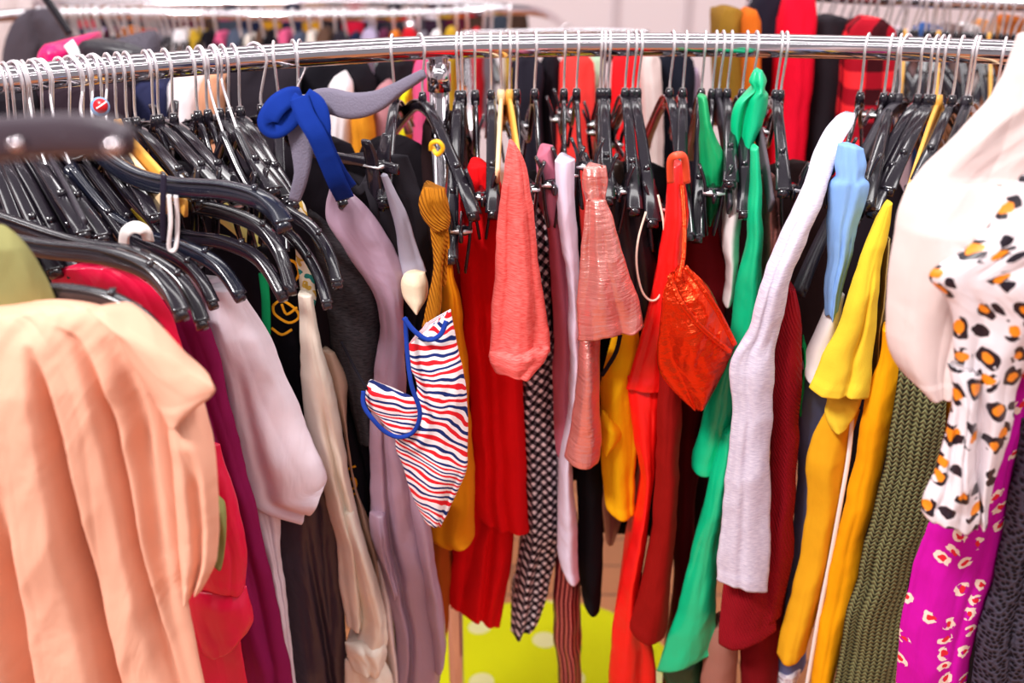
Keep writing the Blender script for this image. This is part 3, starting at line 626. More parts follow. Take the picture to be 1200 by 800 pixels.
G('emerald_scarf', 'crumpled emerald scarf draped between two hangers left of the green dress', 'scarf', 1.08,
  [(817, 112, 828, 112), (820, 150, 834, 150), (818, 186, 850, 186), (820, 215, 848, 210), (822, 240, 842, 240), (826, 262, 836, 262)], fab('#12a260', 'satin'), dep=.06, folds=(1.5, .008), seed=63)
gd = GR('emerald_satin_dress', 'emerald satin dress gathered at its hook and sweeping down to a pointed hem', 'dress', 810, 790, 1.0)
GN = fab('#08c084', 'satin')
cloth('bodice', [(883, 82, 893, 82), (877, 95, 898, 94), (879, 105, 895, 104), (860, 120, 899, 114), (856, 145, 892, 145), (862, 175, 882, 172), (868, 205, 878, 205)], 1.11, GN, gd, dep=.06, bulge=.02, folds=(1.4, .008), seed=65, creases=[(.35, .4, .1, .014, .1)])
cloth('side_panel', [(879, 175, 889, 172), (877, 230, 893, 230), (872, 290, 893, 300), (862, 340, 892, 350), (856, 390, 886, 400), (836, 440, 868, 440), (822, 490, 862, 490), (812, 530, 858, 530), (811, 548, 850, 552)], 1.0, GN, gd, dep=.08, folds=(1.2, .005), seed=66)
cloth('skirt', [(846, 508, 862, 500), (832, 560, 858, 560), (820, 610, 852, 610), (806, 660, 840, 660), (794, 710, 840, 710), (780, 750, 839, 750), (768, 785, 838, 762)], .97, GN, gd, dep=.08, bulge=.02, folds=(1.5, .006), seed=67)
cloth('lining', [(780, 762, 826, 762), (776, 786, 824, 786), (790, 830, 822, 830)], 1.0, fab('#0c4a2e', 'satin'), gd, dep=.05, folds=(1, .004), seed=68)
G('white_crop_blouse', 'small white blouse with blush facing between foil top and green dress', 'blouse', 1.05,
  [(850, 215, 872, 212), (846, 250, 870, 250), (848, 290, 867, 290), (850, 330, 864, 330), (846, 352, 860, 350)], fab('#f1e6e4', 'satin'), dep=.07, folds=(1, .006), seed=69)
G('rose_sequin_top', 'rose sequinned top edge between the green dress and grey cardigan', 'top', 1.06,
  [(892, 205, 908, 205), (891, 240, 914, 240), (892, 290, 914, 290), (893, 340, 910, 340)], fab('#c08078', 'lame'), dep=.08, folds=(1, .003), seed=70)
DSH = .13
hg = GR('grey_cardigan', 'pale grey heather cardigan with a long hanging sleeve, right of the green dress', 'cardigan', 870, 690, .95)
HG = fab('#d9d2e0', 'jersey', 'heather', '#bdb5ca')
cloth('sleeve', [(980, 136, 1002, 132, 1.22, 1.22), (966, 152, 1000, 146, 1.2, 1.2), (954, 176, 985, 172, 1.17, 1.17), (945, 205, 974, 205, 1.14, 1.14), (930, 240, 962, 243, 1.11, 1.11), (908, 285, 944, 285, 1.09, 1.09), (892, 330, 926, 330, 1.08, 1.08), (878, 385, 914, 385, 1.08, 1.08), (856, 425, 908, 430, 1.08, 1.08), (858, 480, 905, 480, 1.08, 1.08), (850, 560, 903, 560, 1.08, 1.08), (843, 630, 902, 630, 1.08, 1.08), (838, 678, 901, 693, 1.08, 1.08)], 1.08, HG, hg, dep=.06, bulge=.016, folds=(1.1, .004), seed=72, creases=[(.3, .45, .08, .004, .02)])
bk = GR('burgundy_jumper', 'burgundy ribbed jumper showing under the grey cardigan', 'jumper', 900, 750, 1.0)
BU = fab('#9c1020', 'cord')
cloth('body', [(920, 336, 932, 338), (910, 370, 938, 372), (904, 430, 940, 430), (903, 500, 936, 500), (900, 580, 932, 580), (880, 650, 928, 650), (870, 720, 915, 720)], 1.0, BU, bk, dep=.1, folds=(1.4, .007), seed=74)
cloth('lower_sleeve', [(850, 670, 905, 680), (846, 700, 908, 700), (843, 730, 909, 728), (842, 753, 908, 738)], .985, BU, bk, dep=.06, folds=(1, .004), seed=75)
G('taupe_suede_skirt', 'taupe suede skirt end under the burgundy jumper', 'skirt', 1.03,
  [(826, 735, 866, 735), (824, 770, 864, 770), (822, 850, 858, 850)], fab('#a06a5c', 'velvet'), dep=.06, folds=(1, .003), seed=76)
G('maroon_trousers', 'maroon trousers at the bottom between taupe skirt and blue denim', 'trousers', 1.04,
  [(866, 735, 925, 600), (866, 760, 920, 700), (868, 790, 912, 780), (868, 850, 905, 850)], fab('#7c0c16', 'cotton'), dep=.07, folds=(1.5, .006), seed=77)
ds = GR('pale_blue_shirt', 'pale blue gathered cotton shirt clipped beside the yellow tee', 'shirt', 990, 360, 1.05)
DS = fab('#86b0ea', 'cotton')
cloth('body', [(982, 168, 1012, 174), (978, 190, 1015, 192), (979, 206, 1013, 208), (972, 214, 1019, 216), (970, 235, 1014, 238), (968, 265, 1006, 265), (970, 300, 1001, 292), (967, 330, 992, 322), (965, 368, 982, 362)], 1.01, DS, ds, dep=.06, folds=(4.5, .006), seed=79)
G('slate_denim_dress', 'slate blue denim dress with white lace hem behind the yellow tee', 'dress', 1.06,
  [(944, 440, 975, 440), (936, 480, 972, 480), (934, 560, 966, 560), (926, 640, 960, 640), (914, 710, 950, 710), (908, 755, 946, 755), (908, 784, 940, 784)], fab('#6c74a4', 'denim'), dep=.08, folds=(1.5, .006), seed=80)
cloth('lace_hem', [(906, 780, 942, 778), (908, 792, 938, 792), (912, 800, 932, 798)], 1.055, fab('#f0eaf2', 'lace', None, '#c8bcd0'), bpy.data.objects['slate_denim_dress'], dep=.04, folds=(3, .004), seed=81)
G('green_tag_blouse', 'thin strip of bright green blouse between burgundy jumper and white tee', 'blouse', 1.03,
  [(940, 405, 945, 405), (937, 440, 944, 440), (935, 478, 940, 480)], fab('#0e9a4c', 'cotton'), dep=.06, folds=(.5, .001), seed=82)
G('white_under_tee', 'white tee peeking out left of the bright yellow tee', 'tee shirt', 1.02,
  [(978, 345, 990, 345), (960, 380, 985, 380), (942, 420, 975, 420), (939, 434, 960, 440)], fab('#f4ecee', 'cotton'), dep=.06, folds=(1, .003), seed=83)
yt = GR('yellow_tee', 'bright lemon yellow tee with two overlapping short sleeves', 'tee shirt', 960, 765, .97)
YT = fab('#f8d23a', 'jersey')
cloth('sleeve', [(1036, 240, 1046, 238), (1022, 270, 1042, 268), (1006, 305, 1036, 305), (992, 345, 1030, 345), (980, 385, 1026, 385), (962, 420, 1022, 425), (946, 453, 1018, 466)], .955, YT, yt, dep=.06, bulge=.016, folds=(1.2, .004), seed=84, creases=[(.75, .6, .05, .008, .3)])
cloth('sleeve', [(970, 455, 1010, 462), (968, 470, 1008, 472), (966, 484, 1004, 486), (975, 504, 994, 498)], .97, YT, yt, dep=.05, bulge=.012, folds=(1, .004), seed=85)
G('straw_yellow_dress', 'straw yellow dress with a scalloped hem under the lemon tee', 'dress', .99,
  [(968, 480, 1008, 480), (950, 515, 998, 515), (945, 550, 992, 550), (944, 610, 984, 610), (934, 670, 972, 670), (920, 720, 956, 725), (909, 764, 946, 762)], fab('#eaa91c', 'cotton'), dep=.08, folds=(1.5, .006), seed=86)
strap('white_binding', [(1000, 470, .985), (995, 530, .98), (985, 590, .975), (972, 660, .975), (958, 730, .975), (946, 800, .975), (936, 850, .975)], .006, .003, WHITEP, bpy.data.objects['straw_yellow_dress'])
G('marigold_trousers', 'marigold orange trousers hanging between straw dress and olive knit', 'trousers', .965,
  [(1034, 385, 1040, 385), (1030, 420, 1054, 430), (1014, 470, 1048, 480), (1000, 540, 1036, 540), (985, 610, 1020, 610), (968, 690, 1002, 690), (958, 750, 988, 750), (942, 850, 966, 850)], fab('#f8a808', 'cotton'), dep=.08, folds=(1, .006), seed=87)
G('striped_lining_jacket', 'brown striped jacket edge between the lemon tee and blush blouse', 'jacket', 1.0,
  [(1036, 280, 1044, 280), (1030, 340, 1042, 340), (1024, 400, 1036, 400), (1020, 460, 1032, 460)], fab('#5a4626', 'cotton', 'lines', '#c8b070'), dep=.06, folds=(1, .003), seed=88)
G('olive_knit_jumper', 'chunky olive green knitted jumper right of the marigold trousers', 'jumper', .93,
  [(1054, 425, 1115, 440), (1049, 465, 1110, 470), (1040, 520, 1103, 520), (1030, 570, 1096, 570), (1018, 620, 1086, 620), (1002, 680, 1066, 680), (988, 740, 1056, 740), (968, 850, 1044, 850)], fab('#84845a', 'knit', None, '#2c2a1c'), dep=.1, bulge=.02, folds=(2, .010), seed=89)
G('amber_cardigan', 'sliver of amber cardigan between the olive knit and leopard blouse', 'cardigan', .96,
  [(1108, 440, 1126, 440), (1106, 480, 1128, 480), (1098, 530, 1120, 530), (1090, 600, 1100, 600)], fab('#e08c14', 'cotton'), dep=.06, folds=(1, .003), seed=90)
DSH = 0
bb = GR('blush_chiffon_blouse', 'large blush white chiffon blouse with a balloon sleeve, top right', 'blouse', 1090, 450, .86)
BB = fab('#e6d2ce', 'chiffon')
cloth('shoulder', [(1192, 40, 1260, 40), (1168, 100, 1270, 100), (1130, 148, 1270, 150), (1090, 185, 1260, 200), (1062, 222, 1240, 240)], .87, BB, bb, dep=.1, bulge=.015, folds=(1, .004), seed=91, ddir=(.3, 1))
cloth('balloon_sleeve', [(1064, 215, 1240, 215), (1050, 255, 1230, 260), (1042, 310, 1210, 320), (1038, 365, 1190, 370), (1041, 405, 1170, 410), (1056, 434, 1150, 432), (1078, 449, 1126, 458)], .86, BB, bb, dep=.09, bulge=.03, folds=(2.6, .007), seed=92, ddir=(.3, 1), wob=.5)
lp = GR('leopard_blouse', 'white leopard print blouse with orange spots and a pointed cap sleeve', 'blouse', 1150, 615, .80)
LP = fab('#e8dde2', 'satin', 'leopard')
cloth('body', [(1196, 205, 1280, 205), (1168, 250, 1280, 250), (1136, 288, 1280, 290), (1090, 320, 1270, 330), (1110, 355, 1250, 370), (1118, 410, 1215, 410), (1122, 460, 1190, 460), (1130, 500, 1186, 500), (1132, 560, 1168, 560), (1138, 612, 1156, 616)], .80, LP, lp, dep=.07, bulge=.02, folds=(1.6, .007), seed=93, ddir=(.3, 1), creases=[(.3, .4, .1, .012, .5)])
cloth('ruffle_sleeve', [(1110, 425, 1150, 440), (1116, 458, 1148, 472), (1108, 510, 1146, 512), (1096, 550, 1144, 555), (1080, 588, 1148, 600), (1080, 600, 1146, 618)], .785, LP, lp, dep=.05, bulge=.015, folds=(4, .006), seed=94, ddir=(.3, 1))
mg = G('magenta_floral_dress', 'magenta dress scattered with small red and cream flowers, right side', 'dress', .86,
  [(1180, 400, 1230, 400), (1170, 460, 1215, 460), (1160, 510, 1200, 510), (1140, 560, 1186, 560), (1098, 600, 1178, 610), (1078, 640, 1170, 660), (1062, 700, 1154, 710), (1052, 760, 1140, 765), (1050, 850, 1126, 850)], fab('#c20c9c', 'cotton', 'floral'), dep=.08, bulge=.02, folds=(2, .009), seed=95, ddir=(.3, 1))
G('black_lace_dress', 'black lace dress at the lower right edge beside the magenta dress', 'dress', .85,
  [(1196, 490, 1280, 480), (1190, 540, 1280, 540), (1178, 600, 1280, 600), (1168, 660, 1275, 660), (1148, 730, 1270, 730), (1128, 850, 1265, 850)], fab('#46404e', 'lace', None, '#141018'), dep=.08, bulge=.02, folds=(3, .010), seed=96, ddir=(.3, 1))
G('red_printed_top', 'red top corner at the right edge above the magenta dress', 'top', .84,
  [(1196, 395, 1240, 390), (1192, 420, 1240, 420), (1195, 436, 1240, 440)], fab('#e02028', 'cotton'), dep=.04, seed=97, ddir=(.3, 1))
# --- small things around the hangers
DSH = 0
rb = GR('blue_ribbon', 'royal blue ribbon tied in a bow over the grey flocked hanger', 'ribbon', 350, 120, 1.12)
BR = fab('#0c2d84', 'cotton')
strap('loop', [(354, 114, 1.075), (340, 114, 1.06), (324, 124, 1.05), (314, 142, 1.045), (322, 150, 1.045), (336, 142, 1.05), (348, 126, 1.055), (356, 116, 1.06)], .024, .003, BR, rb)
strap('tail', [(350, 114, 1.05), (358, 136, 1.04), (372, 160, 1.035), (385, 190, 1.04), (396, 216, 1.05), (404, 232, 1.07)], .022, .003, BR, rb)
strap('tail', [(358, 112, 1.055), (372, 122, 1.05), (378, 142, 1.045), (380, 166, 1.045), (396, 200, 1.06), (410, 220, 1.08)], .018, .003, BR, rb)
def small(nm, label, cat, pts, w, t, mat):
    tag(strap(nm, pts, w, t, mat), label, cat)
small('yellow_rubber_band', 'yellow rubber band wound round the angled black hanger near the post', 'rubber band', [(505, 176, 1.0), (506, 168, .995), (514, 166, .99), (519, 174, .99), (512, 181, .995), (507, 172, 1.0)], .0045, .003, plain('yellow_rubber', '#eeb810', .5))
small('orange_hair_band', 'coral orange band looped round two hanger arms above the scarlet dress', 'band', [(786, 214, 1.03), (786, 188, 1.02), (794, 182, 1.015), (802, 186, 1.02), (805, 214, 1.03)], .008, .004, plain('orange_rubber', '#ef4f2c', .5))
small('velvet_strap', 'dark velvet strap looped over the big blue-black hanger', 'strap', [(192, 205, .93), (191, 240, .925), (192, 284, .93)], .006, .003, fab('#221c2c', 'velvet'))
small('white_hanging_loop', 'pair of white ribbon loops hanging from the big blue-black hanger', 'ribbon', [(198, 228, .925), (200, 260, .925), (198, 290, .93), (206, 290, .93), (208, 258, .93), (206, 229, .925)], .0045, .0015, fab('#eae2e4', 'satin'))
small('white_satin_strap', 'white satin strap folded over the black hanger above the plum dress', 'strap', [(145, 288, .97), (147, 273, .96), (158, 266, .955), (170, 271, .955), (174, 282, .96)], .013, .002, fab('#f0e8e4', 'satin'))
small('olive_camouflage_strap', 'yellow and olive printed strap hanging between black hangers on the left', 'strap', [(153, 245, 1.1), (162, 256, 1.1), (178, 270, 1.1), (192, 280, 1.1)], .016, .004, fab('#c8b43a', 'satin', 'dots', '#6c6a1c'))
small('royal_blue_blouse', 'bright royal blue blouse scrap seen between left-hand hangers', 'blouse', [(92, 236, 1.12), (103, 252, 1.12), (116, 274, 1.12)], .03, .006, fab('#1238d0', 'satin'))
small('pale_yellow_shirt', 'pale yellow shirt collar seen through the gap under the big blue-black hanger', 'shirt', [(250, 240, 1.22), (268, 250, 1.22), (290, 268, 1.22), (312, 285, 1.22)], .034, .006, fab('#ead87e', 'satin'))
small('green_edge_dress', 'narrow emerald dress edge left of the black printed tee', 'dress', [(308, 320, 1.14), (311, 345, 1.14), (312, 372, 1.14), (312, 392, 1.14)], .011, .006, fab('#0e9458', 'cotton'))
bg = root('round_badge', at(118, 125, 1.1)); tag(bg, 'small round red, white and blue badge under the left rail', 'badge')
def disc(nm, c, r, t, mat, par, sx=1):
    n = Vector((0, -1, .2)).normalized(); V, F = sweep([c, c+n*t*.6, c+n*t], [2*r, 2*r, 1.8*r], [2*r, 2*r, 1.8*r], Vector((0, .2, 1)), 24, 2)
    return link(nm, V, F, mat, par)
disc('rim', at(118, 125, 1.1), .0105, .004, plain('badge_blue', '#7c9cc4', .3), bg)
disc('face', at(119, 124, 1.098), .0078, .006, plain('badge_red', '#c8141e', .3), bg)
strap('band', [(113, 127, 1.088), (118, 124, 1.087), (125, 119, 1.088)], .002, .001, WHITEP, bg)
# ---------------------------------------------------------------- hangers on the front rail
H = hanger
GL = 'black plastic hangers crowded on the left part of the rail'
# left side, traced arms
PX = pixhanger
PX('big black hanger right above the peach blouse', [(-190, 330), (-110, 345), (-20, 350), (60, 343), (125, 352), (165, 373), (186, 396)], RAIL[4].copy(), .0135, .84, .775, BLACK)
PX('thick black hanger behind it, arching over the crimson dress shoulder', [(-110, 258), (-30, 275), (50, 292), (120, 300), (172, 318), (200, 346), (214, 374)], RAIL[22].copy(), .0165, .96, .85, BLACK)
PX('black hanger ending between the crimson and plum dresses', [(-70, 232), (10, 262), (90, 288), (160, 300), (205, 326), (227, 356), (238, 385)], RAIL[28].copy(), .015, 1.0, .89, BLACK)
PX('black hanger whose tip points down at the white tee shoulder', [(60, 212), (110, 262), (160, 283), (205, 302), (234, 328), (251, 361)], 20, .013, 1.08, .96, BLACK)
PX('black hanger passing under the white satin strap', [(84, 200), (130, 255), (172, 278), (222, 294), (258, 316), (283, 352)], 45, .0145, 1.08, .97, NAVYB)
PX('big glossy blue-black hanger with strap loops, arm reaching right', [(104, 168), (128, 190), (162, 210), (205, 220), (260, 224), (300, 234), (322, 250), (334, 270)], 84, .0185, 1.10, .965, NAVYB)
PX('lower of the two black hangers under the big blue-black one', [(118, 180), (160, 240), (210, 275), (262, 285), (304, 306), (333, 352)], 96, .0135, 1.12, .98, BLACK)
PX('black hanger next below the big blue-black one', [(134, 176), (170, 212), (215, 238), (264, 250), (304, 268), (328, 300), (342, 346)], 112, .0145, 1.12, .985, BLACK)
PX('black hanger with ribbed tip beside the leaf print collar', [(262, 160), (290, 220), (326, 262), (352, 290), (372, 324), (384, 361)], 236, .012, 1.18, 1.0, BLACK)
PX('black hanger whose tip rests above the charcoal jumper', [(278, 156), (302, 205), (332, 244), (362, 266), (384, 298), (396, 337)], 252, .013, 1.18, 1.005, BLACK)
# the rest of the left side: (hook x, tip)
H(20, (122, 282), 'shoulder', 'slim dark hanger curving above the royal blue scrap', mat=BLACK, L=.19)
H(8, (100, 278), 'shoulder', 'slim dark hanger at the left edge above the olive top', mat=BLACK, L=.19)
H(30, (98, 256), 'flat', 'dark flocked hanger on the left with chrome pin at its end', mat=BLACKM, L=.18)
H(100, (184, 258), 'shoulder', 'thin black wire-necked hanger in front of the pale wooden ones', mat=BLACK, L=.19)
H(112, (192, 230), 'flat', 'pale wooden hanger among the black ones on the left', mat=PALEW, L=.19)
H(128, (216, 234), 'flat', 'amber wooden hanger wedged between black ones on the left', mat=WOODY, L=.19)
for hx, tx, ty in ((-34, 44, 330), (-24, 66, 322), (-12, 92, 330), (0, 118, 340), (24, 150, 330), (40, 168, 318), (52, 196, 326), (72, 214, 304), (88, 232, 312)):
    H(hx, (tx, ty), 'shoulder', 'black hanger in the dark nest above the crimson dress shoulder', 'black hangers nested at the far left of the rail', L=.2)
for hx, tx, ty in ((140, 226, 236), (150, 236, 240), (172, 250, 236), (178, 262, 232), (195, 282, 232), (224, 290, 240), (236, 304, 236), (250, 322, 226), (262, 336, 236), (275, 344, 242)):
    H(hx, (tx, ty), 'shoulder' if hx % 4 else 'clip', 'black hanger in the packed row left of the blue ribbon', GL, L=.19)
H(300, (466, 186), 'clip', 'black clip hanger carrying the gathered black skirt', mat=BLACK, L=.22)
# the grey flocked hanger lies turned, one arm up to the right, one down
gh = root('clothes_hanger', at(366, 118, 1.08)); tag(gh, 'grey flocked hanger turned sideways with one arm pointing at the post', 'hanger')
A = smoothpts([at(*q) for q in ((367, 118, 1.075), (385, 118, 1.07), (412, 124, 1.06), (440, 119, 1.05), (468, 103, 1.045), (497, 86, 1.04))], 6)
n = len(A); V1, F1 = sweep(A, .009, [.022+.008*math.sin(math.pi*min(1, i/n*1.3)) - .014*(i/n)**2 for i in range(n)], Vector((0, .3, 1)), 10, 4)
B_ = smoothpts([at(*q) for q in ((367, 118, 1.075), (358, 130, 1.07), (352, 150, 1.06), (354, 175, 1.055), (353, 205, 1.05), (345, 234, 1.05))], 6)
V2, F2 = sweep(B_, .009, [.022+.008*math.sin(math.pi*min(1, i/n*1.3)) - .010*(i/n)**2 for i in range(n)], Vector((1, 0, .2)), 10, 4)
link('body', *join((V1, F1), (V2, F2)), GREYV, gh)
hp = railpt(352); hk = [hp+Vector((0, -.0187, -.012)), hp+Vector((0, -.0187, .004)), hp+Vector((0, -.010, .0165)), hp+Vector((0, .006, .0178)), hp+Vector((.001, .0187, .002)), hp+Vector((.001, .016, -.02)), hp+Vector((.003, -.06, -.036)), at(367, 112, 1.085)]
V, F = sweep(smoothpts(hk, 5), .0026, .0026, Vector((1, 0, 0)), 6, 2); link('hook', V, F, WIRE, gh)
# centre
H(322, (330, 300), 'shoulder', 'black hanger under the rail just left of the blue ribbon bow', L=.2)
H(345, (404, 240), 'shoulder', 'black hanger holding the mauve blouse', L=.21)
H(460, (450, 240), 'shoulder', 'black hanger dropping straight behind the padded satin top', L=.2)
H(493, (556, 256), 'shoulder', 'black hanger with a yellow band, slanting down right to the red dress', L=.21)
H(536, (528, 308), 'shoulder', 'black hanger right of the post beside the corduroy knot', L=.21)
H(541, (540, 274), 'clip', 'black clip hanger next to the post', L=.21)
H(556, (566, 232), 'clip', 'black clip hanger above the left edge of the red dress', L=.19)
H(575, (578, 254), 'shoulder', 'black hanger above the middle of the red flounced dress', L=.2)
H(587, (583, 198), 'flat', 'yellow wooden hanger seen end on above the coral blouse', mat=PALEW, L=.17)
H(597, (612, 218), 'flat', 'amber wooden hanger right of the coral blouse neck', mat=WOODY, L=.18)
H(605, (622, 224), 'clip', 'black clip hanger over the dusty pink blouse', L=.2)
H(627, (650, 218), 'clip', 'black clip hanger over the lilac satin shirt', L=.2)
GB = 'black clip hangers bunched over the pink metallic top'
for hx, tx, ty in ((662, 666, 206), (677, 690, 196), (705, 704, 214), (714, 726, 226)):
    H(hx, (tx, ty), 'clip', 'black clip hanger in the bunch over the pink metallic top', GB, L=.19)
H(709, (712, 238), 'shoulder', 'black hanger with a white padded collar over the pink metallic top', L=.2)
H(735, (744, 250), 'shoulder', 'black hanger over the left side of the black camisole', L=.2)
H(744, (765, 264), 'shoulder', 'black hanger whose tip hangs above the cream loop', L=.21)
H(750, (776, 248), 'clip', 'black clip hanger between the cream loop and the scarlet dress', L=.2)
H(788, (806, 280), 'shoulder', 'black hanger slanting right over the scarlet satin dress', L=.22)
H(804, (797, 252), 'shoulder', 'black hanger going straight down through the orange band', L=.21)
H(826, (816, 282), 'shoulder', 'black hanger right of the orange band, over the foil top strap', L=.21)
H(839, (838, 228), 'clip', 'black clip hanger holding the emerald scarf', L=.2)
H(847, (856, 236), 'flat', 'grey-black flat hanger between emerald scarf and white blouse', mat=BLACKM, L=.19)
H(857, (856, 218), 'shoulder', 'black hanger half hidden by the emerald dress bodice', L=.19)
H(875, (872, 254), 'shoulder', 'black hanger poking out below the emerald bodice', L=.21)
H(886, (905, 232), 'flat', 'brownish flat hanger right of the emerald bodice', mat=plain('brown_grey_flock', '#4b4048', .7), L=.2)
H(915, (918, 228), 'shoulder', 'black hanger over the rose sequin top', L=.2)
H(921, (930, 224), 'clip', 'black clip hanger between rose sequin top and grey cardigan', L=.19)
# right side
H(1016, (976, 194), 'clip', 'black clip hanger holding the grey cardigan shoulder', L=.19)
H(1044, (1006, 212), 'clip', 'black clip hanger gripping the pale blue shirt', L=.2)
H(1062, (936, 350), 'shoulder', 'dark ribbed hanger sloping down to the burgundy jumper', L=.24, mat=BLACKM)
H(1054, (1016, 236), 'broad', 'black hanger with a wide glossy arm right of the pale blue shirt', L=.21)
H(1085, (1000, 262), 'shoulder', 'black hanger whose tip ends above the pale blue shirt', L=.22)
H(1096, (1022, 252), 'shoulder', 'black hanger holding the lemon yellow tee', L=.22)
H(1110, (1062, 230), 'flat', 'yellow wooden hanger standing out among the black ones at right', mat=WOODY, L=.2)
H(1103, (1040, 226), 'shoulder', 'black hanger close behind the yellow wooden one', L=.2)
H(1126, (1076, 216), 'shoulder', 'black hanger just right of the yellow wooden one', L=.19)
H(1142, (1096, 212), 'flat', 'dark grey flocked hanger near the blush blouse', mat=BLACKM, L=.19)
H(1146, (1104, 206), 'shoulder', 'rightmost black hanger with its arm behind the blush blouse', L=.19)
H(1176, (1140, 226), 'flat', 'pale wooden hanger partly covered by the blush blouse', mat=PALEW, L=.19)
# the side arm of the rack over the right-hand blouses, just above the frame
sa = root('clothes_rack', (1.0, .55, 0)); tag(sa, 'raised chrome side arm the blush and leopard blouses hang from, at the right edge', 'clothes rack')
P = smoothpts([(.64, 1.12, 1.67), (.645, .95, 1.67), (.655, .78, 1.67), (.70, .62, 1.67), (.82, .56, 1.67), (1.0, .55, 1.67)], 8)
V, F = sweep(P, .027, .027, Vector((0, 0, 1)), 16, 2); link('rail', V, F, CHROME, sa); post(1.0, .55, 1.67, sa)
hanger(None, None, 'shoulder', 'black hanger inside the blush chiffon blouse at the right edge', base=(.646, .93, 1.67), yaw=math.radians(8), L=.15, drop=.06)
hanger(None, None, 'shoulder', 'black hanger inside the leopard print blouse at the right edge', base=(.654, .80, 1.67), yaw=math.radians(8), L=.13, drop=.08)
# near, blurred hanger at the top left, tipped on its side
nh = root('clothes_hanger', at(-60, 170, .52)); tag(nh, 'out-of-focus black hanger nearest the viewer, tipped level at the left edge', 'hanger')
A = smoothpts([at(*q) for q in ((-120, 190, .56), (-60, 170, .55), (0, 163, .54), (60, 158, .53), (110, 158, .52), (138, 162, .515), (150, 170, .51))], 6); n = len(A)
V, F = sweep(A, .012, [.024-.008*(i/n)**3 for i in range(n)], Vector((0, 0, 1)), 12, 3); link('body', V, F, plain('worn_black_plastic', '#3a2f38', .35), nh)
c1 = at(28, 168, .52); disc('rivet', c1, .003, .012, CHROME, nh); c1 = at(140, 170, .50); disc('rivet', c1, .0035, .012, CHROME, nh)
P = smoothpts([at(-60, 170, .55), at(-66, 145, .56), RAIL[6]+Vector((.019, 0, -.01)), RAIL[6]+Vector((.012, 0, .016)), RAIL[6]+Vector((-.006, 0, .019)), RAIL[6]+Vector((-.019, 0, .002))], 6)
V, F = sweep(P, .0026, .0026, Vector((0, 1, 0)), 6, 2); link('hook', V, F, WIRE, nh)
# ---------------------------------------------------------------- racks behind
def backrail(nm, label, pts, r, posts):
    k = root(nm, (pts[0][0], pts[0][1], 0))
    P = smoothpts(pts, 6); V, F = sweep(P, 2*r, 2*r, Vector((0, 0, 1)), 14, 2); link('rail', V, F, CHROME, k)
    for i in posts: post(P[i].x, P[i].y, P[i].z, k, r*.9)
    tag(k, label, 'clothes rack'); return P
def zat(px, py, D): return tuple(at(px, py, D))
PL = backrail('clothes_rack', 'blurred chrome clothes rack behind at upper left with many empty hooks', [zat(-40, 22, 2.7), zat(45, 17, 2.85), zat(200, 17, 2.95), zat(330, 19, 2.95), zat(480, 18, 3.0), zat(620, 12, 3.15), zat(660, 30, 3.8)], .0155, (2, 24))
PL2 = backrail('clothes_rack', 'second blurred clothes rack farther back at upper left', [zat(40, 6, 3.9), zat(400, 3, 4.0), zat(560, 6, 4.0), zat(622, 14, 4.0)], .0155, (2, 16))
PR_ = backrail('clothes_rack', 'blurred clothes rack behind at upper right carrying bright clothes', [zat(850, -14, 2.3), zat(980, -4, 2.25), zat(1100, 2, 2.2), zat(1240, 8, 2.15), zat(1320, 20, 2.1)], .014, (2, 24))
